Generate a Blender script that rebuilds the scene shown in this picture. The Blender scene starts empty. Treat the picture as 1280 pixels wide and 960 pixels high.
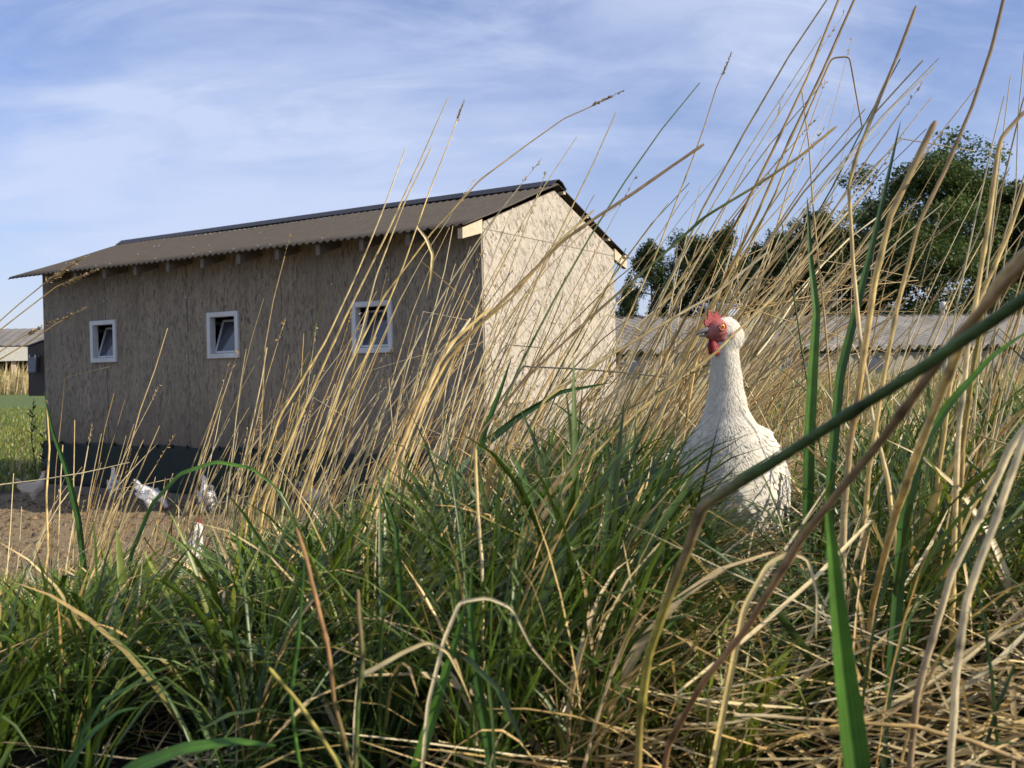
import bpy, math, random
import numpy as np
from mathutils import Vector, Matrix
R = math.radians
C = bpy.context.scene.collection
SC = bpy.context.scene
rng = np.random.default_rng(7)
random.seed(7)

# ------------------------------------------------------------------ camera
CAM_Z, F_PX, PITCH, ROLL = 1.18, 1210.0, math.atan(15/1210), 0.02
fwd = np.array([0, math.cos(PITCH), -math.sin(PITCH)])
up0 = np.array([0, math.sin(PITCH), math.cos(PITCH)])
ex = np.array([1.0, 0, 0])
right = ex*math.cos(ROLL) - up0*math.sin(ROLL)
upv = up0*math.cos(ROLL) + ex*math.sin(ROLL)
cam_pos = np.array([0, 0, CAM_Z])
cd = bpy.data.cameras.new('camera'); cam = bpy.data.objects.new('camera', cd); C.objects.link(cam)
cd.sensor_width = 36; cd.lens = 36*F_PX/1280; cd.clip_start = 0.02; cd.clip_end = 3000
cd.dof.use_dof = True; cd.dof.focus_distance = 2.6; cd.dof.aperture_fstop = 13.0
m = Matrix(((right[0], upv[0], -fwd[0], 0), (right[1], upv[1], -fwd[1], 0), (right[2], upv[2], -fwd[2], CAM_Z), (0, 0, 0, 1)))
cam.matrix_world = m
SC.camera = cam

# ------------------------------------------------------------------ light
SUN = np.array([0.804, -0.289, 0.50]); SUN /= np.linalg.norm(SUN)
elev = math.asin(SUN[2]); az = math.atan2(SUN[0], SUN[1])      # azimuth clockwise from +Y
W = bpy.data.worlds.new("World"); SC.world = W; W.use_nodes = True
nt = W.node_tree; nt.nodes.clear()
def N(t, kind, **kw):
    n = t.nodes.new(kind)
    for k, v in kw.items(): setattr(n, k, v)
    return n
def setin(n, **kw):
    for k, v in kw.items():
        n.inputs[k.replace('_', ' ')].default_value = v
    return n
sky = N(nt, 'ShaderNodeTexSky', sky_type='NISHITA', sun_disc=False, sun_elevation=elev, sun_rotation=az)
sky.air_density = 1.25; sky.dust_density = 0.6; sky.ozone_density = 2.2
tc = N(nt, 'ShaderNodeTexCoord'); sp = N(nt, 'ShaderNodeSeparateXYZ'); nt.links.new(tc.outputs['Generated'], sp.inputs[0])
def mathn(t, op, a, b=None, c=None, clamp=False):
    n = N(t, 'ShaderNodeMath', operation=op); n.use_clamp = clamp
    for i, v in enumerate((a, b, c)):
        if v is None: continue
        if isinstance(v, (int, float)): n.inputs[i].default_value = v
        else: t.links.new(v, n.inputs[i])
    return n.outputs[0]
den = mathn(nt, 'ADD', mathn(nt, 'MAXIMUM', sp.outputs[2], 0.0), 0.42)
cx = mathn(nt, 'DIVIDE', sp.outputs[0], den); cy = mathn(nt, 'DIVIDE', sp.outputs[1], den)
cb = N(nt, 'ShaderNodeCombineXYZ'); nt.links.new(cx, cb.inputs[0]); nt.links.new(cy, cb.inputs[1])
def cloud(scale, loc, rot, stretch, lo, hi, rough, dist):
    mp = N(nt, 'ShaderNodeMapping'); mp.inputs['Location'].default_value = loc
    mp.inputs['Rotation'].default_value = (0, 0, rot); mp.inputs['Scale'].default_value = stretch
    nt.links.new(cb.outputs[0], mp.inputs[0])
    no = setin(N(nt, 'ShaderNodeTexNoise'), Scale=scale, Detail=7.0, Roughness=rough, Distortion=dist)
    nt.links.new(mp.outputs[0], no.inputs['Vector'])
    mr = N(nt, 'ShaderNodeMapRange', interpolation_type='SMOOTHSTEP'); nt.links.new(no.outputs[0], mr.inputs[0])
    mr.inputs[1].default_value = lo; mr.inputs[2].default_value = hi
    return mr.outputs[0]
c1 = cloud(1.5, (5.5, 9.1, 0), 0.2, (0.8, 1.1, 1), 0.33, 0.66, 0.55, 0.35)
c2 = cloud(5.0, (0.4, 5.2, 0), -0.3, (0.5, 1.5, 1), 0.42, 0.8, 0.6, 0.8)
cm = mathn(nt, 'MULTIPLY', mathn(nt, 'ADD', c1, mathn(nt, 'MULTIPLY', c2, 0.5), clamp=True), 0.85)
# veil of thin haze low in the sky
hz = N(nt, 'ShaderNodeMapRange', interpolation_type='SMOOTHSTEP'); nt.links.new(sp.outputs[2], hz.inputs[0])
hz.inputs[1].default_value = 0.42; hz.inputs[2].default_value = -0.02; hz.inputs[3].default_value = 0.0; hz.inputs[4].default_value = 0.55
cm2 = mathn(nt, 'MAXIMUM', cm, hz.outputs[0])
mx = N(nt, 'ShaderNodeMix', data_type='RGBA'); nt.links.new(cm2, mx.inputs[0]); 
tn = N(nt, 'ShaderNodeMix', data_type='RGBA', blend_type='MULTIPLY'); tn.inputs[0].default_value = 1.0; nt.links.new(sky.outputs[0], tn.inputs[6])
tn.inputs[7].default_value = (0.83, 0.84, 1.15, 1); nt.links.new(tn.outputs[2], mx.inputs[6])
mx.inputs[7].default_value = (4.9, 5.6, 7.4, 1)
bg = N(nt, 'ShaderNodeBackground'); bg.inputs[1].default_value = 0.098
nt.links.new(mx.outputs[2], bg.inputs[0])
wo = N(nt, 'ShaderNodeOutputWorld'); nt.links.new(bg.outputs[0], wo.inputs[0])
sd = bpy.data.lights.new('sun', 'SUN'); sd.energy = 5.0; sd.angle = R(0.5); sd.color = (1.0, 0.90, 0.74)
so = bpy.data.objects.new('sun', sd); C.objects.link(so)
so.rotation_euler = Vector(SUN).to_track_quat('Z', 'Y').to_euler()
SC.view_settings.view_transform = 'Standard'; SC.view_settings.look = 'None'
SC.view_settings.gamma = 1; SC.view_settings.exposure = 0.42; SC.view_settings.use_curve_mapping = False
SC.cycles.max_bounces = 6; SC.cycles.transparent_max_bounces = 6; SC.cycles.transmission_bounces = 4
SC.cycles.diffuse_bounces = 3; SC.cycles.glossy_bounces = 2

# ------------------------------------------------------------------ helpers
def hz_y(px): return 465 - 0.02*(px-640)
def at(px, py, D):
    """point at depth D metres in front of the camera seen at photo pixel px,py"""
    a = (px-640)/F_PX; b = (480-py)/F_PX
    return cam_pos + D*(fwd + a*right + b*upv)
def smooth(t): t = np.clip(t, 0, 1); return t*t*(3-2*t)
def lat(x, y, s, seed):
    r = np.random.default_rng(seed); out = 0*x
    for k in range(4):
        a = r.uniform(0, 6.28); f = s*(1.7**k); p = r.uniform(0, 6.28)
        out = out + np.sin((x*math.cos(a)+y*math.sin(a))*f+p)/(1.5**k)
    return out/2.2
def terrain(x, y):
    x = np.asarray(x, float); y = np.asarray(y, float)
    d = (x+2.4)*.657 - (y-3.6)*.754 + 0.18*lat(x, y, 1.7, 3)
    h1 = .75*smooth(d/2.7)
    h2 = .62*smooth((x-1.9-.06*(y-7))/2.2)
    h3 = .78*smooth((y-15)/15)*smooth((-.30-x/np.maximum(y, 1))/.12)*smooth((400-y)/300)
    h = np.maximum(np.maximum(h1, h2), h3) + 0.02*lat(x, y, 5.0, 5)*(0.3+0.7*smooth(d/1.0))
    return h
def mesh_np(name, V, Fc, col=None, smooth_=False):
    V = np.ascontiguousarray(V.reshape(-1, 3), dtype=np.float32)
    Fc = np.ascontiguousarray(Fc, dtype=np.int32); n, k = Fc.shape
    me = bpy.data.meshes.new(name)
    me.vertices.add(len(V)); me.vertices.foreach_set('co', V.ravel())
    me.loops.add(n*k); me.loops.foreach_set('vertex_index', Fc.ravel())
    me.polygons.add(n); me.polygons.foreach_set('loop_start', np.arange(n, dtype=np.int32)*k)
    if smooth_: me.polygons.foreach_set('use_smooth', np.ones(n, bool))
    me.update(calc_edges=True)
    if col is not None:
        a = me.attributes.new('tint', 'FLOAT_COLOR', 'POINT')
        c = np.ones((len(V), 4), np.float32); c[:, :3] = col.reshape(-1, 3); a.data.foreach_set('color', c.ravel())
    return me
def link(name, me, mat, parent=None):
    o = bpy.data.objects.new(name, me); C.objects.link(o)
    if mat is not None:
        if isinstance(mat, (list, tuple)):
            for q in mat: me.materials.append(q)
        else: me.materials.append(mat)
    if parent is not None: o.parent = parent
    return o
def tag(o, label=None, cat=None, group=None, kind=None):
    if label: o['label'] = label
    if cat: o['category'] = cat
    if group: o['group'] = group
    if kind: o['kind'] = kind
    return o
def empty(name, loc, rz, label, cat, group=None):
    o = bpy.data.objects.new(name, None); C.objects.link(o); o.location = loc; o.rotation_euler = (0, 0, rz)
    o.empty_display_size = 0.1
    return tag(o, label, cat, group)
class MB:
    def __init__(s): s.v = []; s.f = []
    def poly(s, pts, faces):
        b = len(s.v); s.v += [tuple(map(float, p)) for p in pts]; s.f += [tuple(b+i for i in f) for f in faces]; return s
    def box(s, lo, hi, rot=None, org=(0, 0, 0)):
        x0, y0, z0 = lo; x1, y1, z1 = hi
        P = [(x0,y0,z0),(x1,y0,z0),(x1,y1,z0),(x0,y1,z0),(x0,y0,z1),(x1,y0,z1),(x1,y1,z1),(x0,y1,z1)]
        if rot is not None: P = [tuple(Vector(org)+rot@(Vector(p)-Vector(org))) for p in P]
        return s.poly(P, [(0,3,2,1),(4,5,6,7),(0,1,5,4),(1,2,6,5),(2,3,7,6),(3,0,4,7)])
    def tube(s, pts, rad, n=8):
        pts = [np.array(p, float) for p in pts]
        if isinstance(rad, (int, float)): rad = [rad]*len(pts)
        b = len(s.v)
        for i, p in enumerate(pts):
            t = pts[min(i+1, len(pts)-1)]-pts[max(i-1, 0)]; t /= np.linalg.norm(t)+1e-9
            ref = np.array([0.31, 0.93, 0.17]) if abs(t[1]) < .8 else np.array([1.0, .1, 0])
            a = np.cross(t, ref); a /= np.linalg.norm(a); c = np.cross(t, a)
            for k in range(n):
                q = 2*math.pi*k/n; s.v.append(tuple(p + rad[i]*(a*math.cos(q)+c*math.sin(q))))
        for i in range(len(pts)-1):
            for k in range(n):
                k2 = (k+1) % n; s.f.append((b+i*n+k, b+i*n+k2, b+(i+1)*n+k2, b+(i+1)*n+k))
        s.f.append(tuple(b+k for k in range(n))[::-1]); e = b+(len(pts)-1)*n; s.f.append(tuple(e+k for k in range(n)))
        return s
    def build(s, name, mat, parent=None, smooth_=False, bevel=0):
        me = bpy.data.meshes.new(name); me.from_pydata(s.v, [], s.f)
        if smooth_:
            for p in me.polygons: p.use_smooth = True
        me.update()
        o = link(name, me, mat, parent)
        if bevel:
            b = o.modifiers.new('bevel', 'BEVEL'); b.width = bevel; b.segments = 2; b.limit_method = 'ANGLE'
        return o

# ------------------------------------------------------------------ materials
def newmat(name):
    mt = bpy.data.materials.new(name); mt.use_nodes = True; t = mt.node_tree
    p = t.nodes['Principled BSDF']; return mt, t, p
def pos(t, scale=(1, 1, 1), rot=(0, 0, 0), loc=(0, 0, 0)):
    c = N(t, 'ShaderNodeTexCoord'); mp = N(t, 'ShaderNodeMapping')
    mp.inputs['Scale'].default_value = scale; mp.inputs['Rotation'].default_value = rot; mp.inputs['Location'].default_value = loc
    t.links.new(c.outputs['Object'], mp.inputs[0]); return mp.outputs[0]
def noise(t, vec, scale, detail=5.0, rough=.55, dist=0.0, out=0):
    n = setin(N(t, 'ShaderNodeTexNoise'), Scale=scale, Detail=detail, Roughness=rough, Distortion=dist)
    t.links.new(vec, n.inputs['Vector']); return n.outputs[out]
def ramp(t, fac, stops):
    r = N(t, 'ShaderNodeValToRGB'); e = r.color_ramp.elements
    while len(e) < len(stops): e.new(0.5)
    for q, (p, c) in zip(e, stops): q.position = p; q.color = (*c, 1) if len(c) == 3 else c
    t.links.new(fac, r.inputs[0]); return r.outputs[0]
def mixc(t, fac, a, b, blend='MIX'):
    n = N(t, 'ShaderNodeMix', data_type='RGBA', blend_type=blend)
    for i, v in ((0, fac), (6, a), (7, b)):
        if isinstance(v, (int, float)): n.inputs[i].default_value = v
        elif isinstance(v, tuple): n.inputs[i].default_value = (*v, 1)
        else: t.links.new(v, n.inputs[i])
    return n.outputs[2]
def bump(t, p, h, strength=.5, dist=.01):
    b = N(t, 'ShaderNodeBump'); b.inputs['Strength'].default_value = strength; b.inputs['Distance'].default_value = dist
    t.links.new(h, b.inputs['Height']); t.links.new(b.outputs[0], p.inputs['Normal'])
def plain(name, c, rough=.6, var=.12, scale=20, bumpd=0.0, metal=0, dirt=None):
    mt, t, p = newmat(name); v = pos(t)
    n = noise(t, v, scale)
    c0 = tuple(x*(1-var) for x in c); c1_ = tuple(min(1, x*(1+var)) for x in c)
    col = ramp(t, n, [(.3, c0), (.7, c1_)])
    if dirt:
        n2 = noise(t, pos(t, (1, 1, .4)), scale*.25, 6)
        col = mixc(t, mathn(t, 'MULTIPLY', ramp(t, n2, [(.45, (0, 0, 0)), (.7, (1, 1, 1))]), .7), col, dirt)
    t.links.new(col, p.inputs['Base Color']); p.inputs['Roughness'].default_value = rough; p.inputs['Metallic'].default_value = metal
    if bumpd: bump(t, p, n, .6, bumpd)
    return mt
def plant_mat(name, trans=.3, rough=.5, gloss=.25):
    mt, t, p = newmat(name)
    a = N(t, 'ShaderNodeAttribute', attribute_name='tint')
    n = noise(t, pos(t, (1, 1, 1)), 60, 3)
    col = mixc(t, 1.0, a.outputs['Color'], ramp(t, n, [(.3, (.78, .78, .78)), (.7, (1.15, 1.15, 1.12))]), 'MULTIPLY')
    t.links.new(col, p.inputs['Base Color']); p.inputs['Roughness'].default_value = rough
    p.inputs['Specular IOR Level'].default_value = gloss
    if trans:
        tr = N(t, 'ShaderNodeBsdfTranslucent'); tcol = mixc(t, 1.0, col, (1.25, 1.2, .7), 'MULTIPLY'); t.links.new(tcol, tr.inputs[0])
        ms = N(t, 'ShaderNodeMixShader'); ms.inputs[0].default_value = trans
        t.links.new(p.outputs[0], ms.inputs[1]); t.links.new(tr.outputs[0], ms.inputs[2])
        t.links.new(ms.outputs[0], t.nodes['Material Output'].inputs[0])
    return mt
def osb(name, pale, dark, angs, seed, weather):
    """pressed strand board: layers of long flakes at mixed angles"""
    mt, t, p = newmat(name)
    base = pos(t)
    wob = noise(t, base, 6, 2, out=1)
    layers = []
    for i, (ang, sc) in enumerate(zip(angs, ((16, 9, 60), (15, 9, 64), (13, 8, 52), (19, 11, 76)))):
        # rotate in the wall plane (x-z for the long side, y-z for the gable): add x and y as one axis
        s = N(t, 'ShaderNodeSeparateXYZ'); t.links.new(base, s.inputs[0])
        u = mathn(t, 'ADD', s.outputs[0], s.outputs[1]); vv = s.outputs[2]
        uu = mathn(t, 'ADD', mathn(t, 'MULTIPLY', u, math.cos(ang)), mathn(t, 'MULTIPLY', vv, math.sin(ang)))
        v2 = mathn(t, 'SUBTRACT', mathn(t, 'MULTIPLY', vv, math.cos(ang)), mathn(t, 'MULTIPLY', u, math.sin(ang)))
        cbn = N(t, 'ShaderNodeCombineXYZ'); t.links.new(mathn(t, 'MULTIPLY', uu, sc[0]), cbn.inputs[0]); t.links.new(mathn(t, 'MULTIPLY', v2, sc[2]), cbn.inputs[1])
        cbn.inputs[2].default_value = seed+i*3.7
        add = N(t, 'ShaderNodeVectorMath', operation='ADD'); sc_ = N(t, 'ShaderNodeVectorMath', operation='SCALE'); sc_.inputs[3].default_value = 1.2
        t.links.new(wob, sc_.inputs[0]); t.links.new(cbn.outputs[0], add.inputs[0]); t.links.new(sc_.outputs[0], add.inputs[1])
        vo = setin(N(t, 'ShaderNodeTexVoronoi'), Scale=1.0, Randomness=1.0); t.links.new(add.outputs[0], vo.inputs['Vector'])
        sr = N(t, 'ShaderNodeSeparateColor'); t.links.new(vo.outputs['Color'], sr.inputs[0]); layers.append((sr.outputs[0], sr.outputs[1]))
    val = layers[0][0]
    for k in (1, 2, 3):
        sel = mathn(t, 'GREATER_THAN', layers[k][1], .58)
        mm = N(t, 'ShaderNodeMix', data_type='FLOAT'); t.links.new(sel, mm.inputs[0]); t.links.new(val, mm.inputs[2]); t.links.new(layers[k][0], mm.inputs[3]); val = mm.outputs[0]
    mid = tuple((a+b)/2 for a, b in zip(pale, dark))
    col = ramp(t, val, [(0.0, dark), (.16, mid), (.5, pale), (1.0, tuple(x*1.2 for x in pale))])
    big = noise(t, pos(t, (1.5, 1.5, .35)), 2.2, 5)
    col = mixc(t, mathn(t, 'MULTIPLY', ramp(t, big, [(.35, (0, 0, 0)), (.7, (1, 1, 1))]), weather), col, mid)
    st = noise(t, pos(t, (26, 26, 1.4)), 1.0, 4)
    col = mixc(t, weather*.9, col, ramp(t, st, [(.3, (.62, .62, .64)), (.75, (1.12, 1.1, 1.08))]), 'MULTIPLY')
    # runs of rain stain and a splash of mud along the foot
    run = noise(t, pos(t, (9, 9, .55)), 1.0, 6, .65)
    col = mixc(t, mathn(t, 'MULTIPLY', ramp(t, run, [(.50, (0, 0, 0)), (.66, (1, 1, 1))]), weather*.55), col, tuple(x*1.25 for x in pale))
    sz_ = N(t, 'ShaderNodeSeparateXYZ'); t.links.new(base, sz_.inputs[0])
    mud = N(t, 'ShaderNodeMapRange'); t.links.new(mathn(t, 'SUBTRACT', sz_.outputs[2], mathn(t, 'MULTIPLY', noise(t, pos(t, (5, 5, 2)), 2.0, 6, .7), .9)), mud.inputs[0])
    mud.inputs[1].default_value = .55; mud.inputs[2].default_value = .05; mud.inputs[3].default_value = 0; mud.inputs[4].default_value = .6
    col = mixc(t, mud.outputs[0], col, (.10, .075, .05))
    t.links.new(col, p.inputs['Base Color']); p.inputs['Roughness'].default_value = .8
    bump(t, p, val, .35, .004)
    return mt
M = {}
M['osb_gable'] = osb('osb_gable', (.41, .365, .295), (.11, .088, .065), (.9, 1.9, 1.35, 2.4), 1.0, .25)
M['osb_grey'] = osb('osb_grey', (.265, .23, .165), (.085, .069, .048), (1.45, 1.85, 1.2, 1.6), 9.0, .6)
M['roof'] = plain('roof_bitumen', (.062, .050, .036), .8, .14, 9, .002)
M['ridge'] = plain('ridge_cap', (.028, .026, .030), .55, .2, 12)
M['roofunder'] = plain('roof_dark', (.03, .028, .026), .8)
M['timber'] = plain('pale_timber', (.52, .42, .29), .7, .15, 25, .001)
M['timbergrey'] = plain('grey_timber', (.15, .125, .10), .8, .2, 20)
M['white'] = plain('white_frame', (.56, .59, .59), .5, .06, 14, dirt=(.42, .42, .40))
M['tarp'] = plain('green_tarp', (.012, .022, .017), .85, .2, 5, .004)
M['black'] = plain('black', (.01, .01, .01), .7)
M['metal'] = plain('zinc', (.45, .46, .48), .35, .15, 30, metal=.8)
M['box'] = plain('dark_box', (.040, .032, .024), .7, .15, 12)
M['inside'] = plain('inside', (.09, .075, .06), .9)
mt, t, p = newmat('window_glass'); p.inputs['Base Color'].default_value = (.05, .06, .08, 1); p.inputs['Roughness'].default_value = .06
p.inputs['Metallic'].default_value = 0.0; p.inputs['Specular IOR Level'].default_value = .9; bump(t, p, noise(t, pos(t), 5, 2), .05, .01); M['glass'] = mt
M['leafmat'] = plant_mat('grass_blade', .25, .38, .45)
M['strawmat'] = plant_mat('dry_straw', .22, .55, .3)
M['treeleaf'] = plant_mat('tree_leaf', .28, .6, .2)
M['bark'] = plain('bark', (.10, .085, .07), .9, .4, 8, .02)

# ------------------------------------------------------------------ ground
def axis(lo, hi, near, step):
    a = [0.0]
    s = step
    while a[-1] < hi: 
        a.append(a[-1]+s)
        if a[-1] > near: s *= 1.12
    b = [0.0]; s = step
    while b[-1] > lo:
        b.append(b[-1]-s)
        if -b[-1] > near: s *= 1.12
    return np.array(sorted(set(a+b)))
SHED_P = np.array([-0.217, 7.5]); SHED_RZ = -R(31.95)
AX = np.array([math.cos(SHED_RZ), math.sin(SHED_RZ)]); AY = np.array([-math.sin(SHED_RZ), math.cos(SHED_RZ)])
def yardmask(x, y):
    dx = x-SHED_P[0]; dy = y-SHED_P[1]
    lx = dx*AX[0]+dy*AX[1]; ly = dx*AY[0]+dy*AY[1]
    nz = .25*lat(x, y, 2.3, 11)
    d = (x+2.4)*.657 - (y-3.6)*.754
    a = smooth((lx+6.1+nz)/.5)*smooth((0.6-ly)/.3)*smooth((.25-d+nz)/.5)
    return a
xs = axis(-900, 900, 9, .09); ys = axis(-900, 1500, 14, .09)
X, Y = np.meshgrid(xs, ys); Z = terrain(X, Y)
Z = Z + 0.012*lat(X, Y, 14, 8)*(yardmask(X, Y) > .5)
V = np.stack([X, Y, Z], -1); ny, nx = X.shape
i = np.arange(ny-1)[:, None]*nx + np.arange(nx-1)[None, :]
Fq = np.stack([i, i+1, i+nx+1, i+nx], -1).reshape(-1, 4)
yd = yardmask(X, Y)
me = mesh_np('ground', V, Fq, np.stack([yd, yd*0+1*(smooth((Y-14)/10)), yd*0], -1), True)
mt, t, p = newmat('ground'); a = N(t, 'ShaderNodeAttribute', attribute_name='tint'); s = N(t, 'ShaderNodeSeparateColor'); t.links.new(a.outputs['Color'], s.inputs[0])
v = pos(t)
n1 = noise(t, v, 3, 8, .6); n2 = noise(t, v, 45, 6, .7); n3 = noise(t, pos(t, (1, 1, 1)), 140, 4, .7)
dirt = mixc(t, n1, ramp(t, n2, [(.35, (.115, .078, .040)), (.5, (.25, .178, .092)), (.65, (.45, .355, .20))]), ramp(t, n3, [(.4, (.14, .092, .052)), (.6, (.38, .28, .16))]))
soil = ramp(t, n2, [(.3, (.025, .02, .013)), (.7, (.07, .058, .035))])
lawn = ramp(t, n2, [(.3, (.055, .095, .020)), (.7, (.13, .18, .045))])
g = mixc(t, s.outputs[1], soil, lawn); g = mixc(t, s.outputs[0], g, dirt)
t.links.new(g, p.inputs['Base Color']); p.inputs['Roughness'].default_value = .95
bump(t, p, mathn(t, 'ADD', n2, mathn(t, 'MULTIPLY', n3, .5)), .9, .03)
ground = link('ground', me, mt); tag(ground, kind='structure')

# ------------------------------------------------------------------ chicken coop
coop = empty('chicken_coop', (SHED_P[0], SHED_P[1], 0), SHED_RZ, 'long wooden chicken coop with brown corrugated roof and three small white windows', 'chicken coop')
L, WD, HW, HR = 5.73, 2.335, 2.345, 2.765
SL = (HR-HW)/(WD/2)
wins = [(-4.892, -4.472), (-3.112, -2.691), (-1.317, -.885)]
wz0, wz1 = 1.362, 1.795
b = MB(); T = .018
xsr = [-L]+[q for w in wins for q in (w[0]+.03, w[1]-.03)]+[0]
for k in range(0, len(xsr), 2): b.box((xsr[k], 0, .02), (xsr[k+1], T, HW-.005))
for w in wins:
    b.box((w[0]+.03, 0, .02), (w[1]-.03, T, wz0+.03)); b.box((w[0]+.03, 0, wz1-.03), (w[1]-.03, T, HW-.005))
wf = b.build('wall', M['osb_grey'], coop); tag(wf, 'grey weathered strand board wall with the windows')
b = MB(); y0 = T+.002
P = [(y0, .02), (WD, .02), (WD, HW-.008), (WD/2, HR-.008), (y0, HW-.008+y0*SL)]
def gable(b, x0, x1):
    pts = [(x0, y, z) for y, z in P]+[(x1, y, z) for y, z in P]; n = len(P)
    b.poly(pts, [tuple(range(n))[::-1], tuple(n+q for q in range(n))]+[(q, (q+1) % n, n+(q+1) % n, n+q) for q in range(n)])
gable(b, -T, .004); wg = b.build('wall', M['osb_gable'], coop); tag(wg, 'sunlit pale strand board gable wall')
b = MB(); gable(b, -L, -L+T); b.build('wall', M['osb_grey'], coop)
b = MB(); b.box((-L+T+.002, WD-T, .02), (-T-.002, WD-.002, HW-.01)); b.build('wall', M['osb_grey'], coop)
b = MB(); b.box((-L+.05, .1, .5), (-.05, WD-.1, .52)); b.build('coop_floor', M['inside'], coop)
# board joints and screws
for k in range(1, 5):
    x = -k*1.25+.35; b = MB()
    b.box((x-.0016, -.0015, .03), (x+.0016, .001, HW-.01)); b.build('board_joint', M['black'], coop)
b = MB()
b.poly([(.0055, 0.02, HW-.045), (.0055, WD-.02, HW-.05), (.0055, WD-.02, HW-.056), (.0055, 0.02, HW-.051)], [(0, 1, 2, 3)])
b.build('board_joint', M['timbergrey'], coop)
b = MB()
for k in range(0, 10):
    x = -k*.625-.02+.35
    if x > -.05: continue
    for z in np.arange(.75, 2.3, .3):
        z = z+random.uniform(-.06, .06)
        if any(w[0]-.02 < x < w[1]+.02 and wz0-.03 < z < wz1+.03 for w in wins): continue
        if random.random() < .55: b = MB(); b.box((x-.006, -.004, z-.006), (x+.006, .001, z+.006)); b.build('screw', M['metal'], coop)
# tarp skirt with clips, base board
b = MB(); nxs = 120; pts = []; zz = [.05, .12, .2, .3, .4, .48, .525]
for kx in range(nxs+1):
    x = -L-.03+(L+.06)*kx/nxs
    for kz, z in enumerate(zz):
        y = -.018-.010*math.sin(x*9+z*3)*(1-kz/8)-.006*math.sin(x*31+z*11)-(.03*(1-kz/6))
        pts.append((x, y, z + (.012*math.sin(x*6.3) if kz == 6 else 0)))
m_ = len(zz); b.poly(pts, [(kx*m_+kz, (kx+1)*m_+kz, (kx+1)*m_+kz+1, kx*m_+kz+1) for kx in range(nxs) for kz in range(m_-1)])
sk = b.build('tarp_skirt', M['tarp'], coop, True); tag(sk, 'dark green tarpaulin skirt along the foot of the wall')
sol = sk.modifiers.new('thick', 'SOLIDIFY'); sol.thickness = .002
for k in range(26):
    x = -L+.1+k*.222; b = MB(); b.box((x-.009, -.042, .508), (x+.009, -.02, .54)); b.build('tarp_clip', M['black'], coop)
b = MB(); b.box((-L-.05, -.10, -.01), (.02, -.065, .075)); b.build('base_board', M['timbergrey'], coop)
# windows
for wi, (x0, x1) in enumerate(wins):
    b = MB(); fw = .046; yo = -.022
    b.box((x0, yo, wz0), (x0+fw, T+.03, wz1)); b.box((x1-fw, yo, wz0), (x1, T+.03, wz1))
    b.box((x0+fw, yo+.001, wz1-fw), (x1-fw, T+.03, wz1)); b.box((x0+fw, yo+.001, wz0), (x1-fw, T+.03, wz0+fw))
    fr = b.build('window', M['white'], coop, bevel=.004)
    # sash hinged at the bottom, tipped inwards
    rot = Matrix.Rotation(-R(19), 3, 'X'); org = (0, T+.012, wz0+fw)
    b = MB(); sx0, sx1 = x0+fw+.004, x1-fw-.004; sz0, sz1 = wz0+fw+.004, wz1-fw-.003; s_ = .018
    ya, yb = T+.005, T+.028
    for lo, hi in (((sx0, ya, sz0), (sx0+s_, yb, sz1)), ((sx1-s_, ya, sz0), (sx1, yb, sz1)), ((sx0+s_, ya, sz0), (sx1-s_, yb, sz0+s_)), ((sx0+s_, ya, sz1-s_), (sx1-s_, yb, sz1))):
        b.box(lo, hi, rot, org)
    sash = b.build('sash', M['white'], fr)
    b = MB(); b.box((sx0+s_, ya+.008, sz0+s_), (sx1-s_, ya+.014, sz1-s_), rot, org); b.build('pane', M['glass'], fr)
    b = MB()
    top = Vector(org)+rot@(Vector((sx0, yb, sz1-.03))-Vector(org))
    b.tube([(sx0-.002, T+.01, wz1-fw-.04), (sx0+.004, top.y, top.z)], .004, 6)
    b.tube([(sx0-.002, T+.01, wz1-fw-.06), (sx0+.004, top.y, top.z-.02)], .003, 6); b.build('stay_arm', M['metal'], fr)
# corrugated roof
def roof_slope(side):
    amp, wl = .010, .076
    X0, X1 = -L-.15, .045; n = int((X1-X0)/wl*8); us = np.linspace(X0, X1, n+1)
    vs = np.linspace(0, WD/2+.30, 9)
    U, Vv = np.meshgrid(us, vs, indexing='ij')
    zz = HR+.045 - Vv*SL + amp*np.sin(2*np.pi*U/wl) + .004*np.sin(U*2.1+side)+.004*np.sin(Vv*5+U)
    yy = WD/2 + (Vv if side else -Vv)
    # a lap of sheets
    P = np.stack([U, yy, zz], -1); a_, b_ = U.shape
    i = np.arange(a_-1)[:, None]*b_+np.arange(b_-1)[None, :]
    F4 = np.stack([i, i+b_, i+b_+1, i+1], -1).reshape(-1, 4)
    if side: F4 = F4[:, ::-1]
    me = mesh_np('roof_sheet', P, F4, None, True)
    o = link('roof_sheet', me, M['roof'], coop); q = o.modifiers.new('s', 'SOLIDIFY'); q.thickness = .006; q.offset = 0
    return o
roof_slope(0); roof_slope(1)
b = MB()
for sx in (-1, 1):
    y0_, y1_ = WD/2, WD/2+sx*.13
    xs_ = np.linspace(-L-.16, .06, 60)
    pts = []
    for x in xs_:
        pts += [(x, y0_, HR+.082), (x, WD/2+sx*.05, HR+.070), (x, y1_, HR+.060-.13*SL)]
    fs = []
    for k in range(59):
        for q in range(2): fs.append((k*3+q, (k+1)*3+q, (k+1)*3+q+1, k*3+q+1))
    b.poly(pts, fs)
rc = b.build('ridge_cap', M['ridge'], coop); q = rc.modifiers.new('s', 'SOLIDIFY'); q.thickness = .006
# roof nails
b = MB()
for v_ in (.25, .62, 1.0, 1.38):
    for k in range(60):
        if random.random() < .17:
            x = -L-.145+.076*(1+k)+.019; z = HR+.045-v_*SL+.012; y = WD/2-v_
            b.box((x-.005, y-.005, z), (x+.005, y+.005, z+.006))
tag(b.build('roof_nails', M['metal'], coop), kind='stuff')
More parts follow.
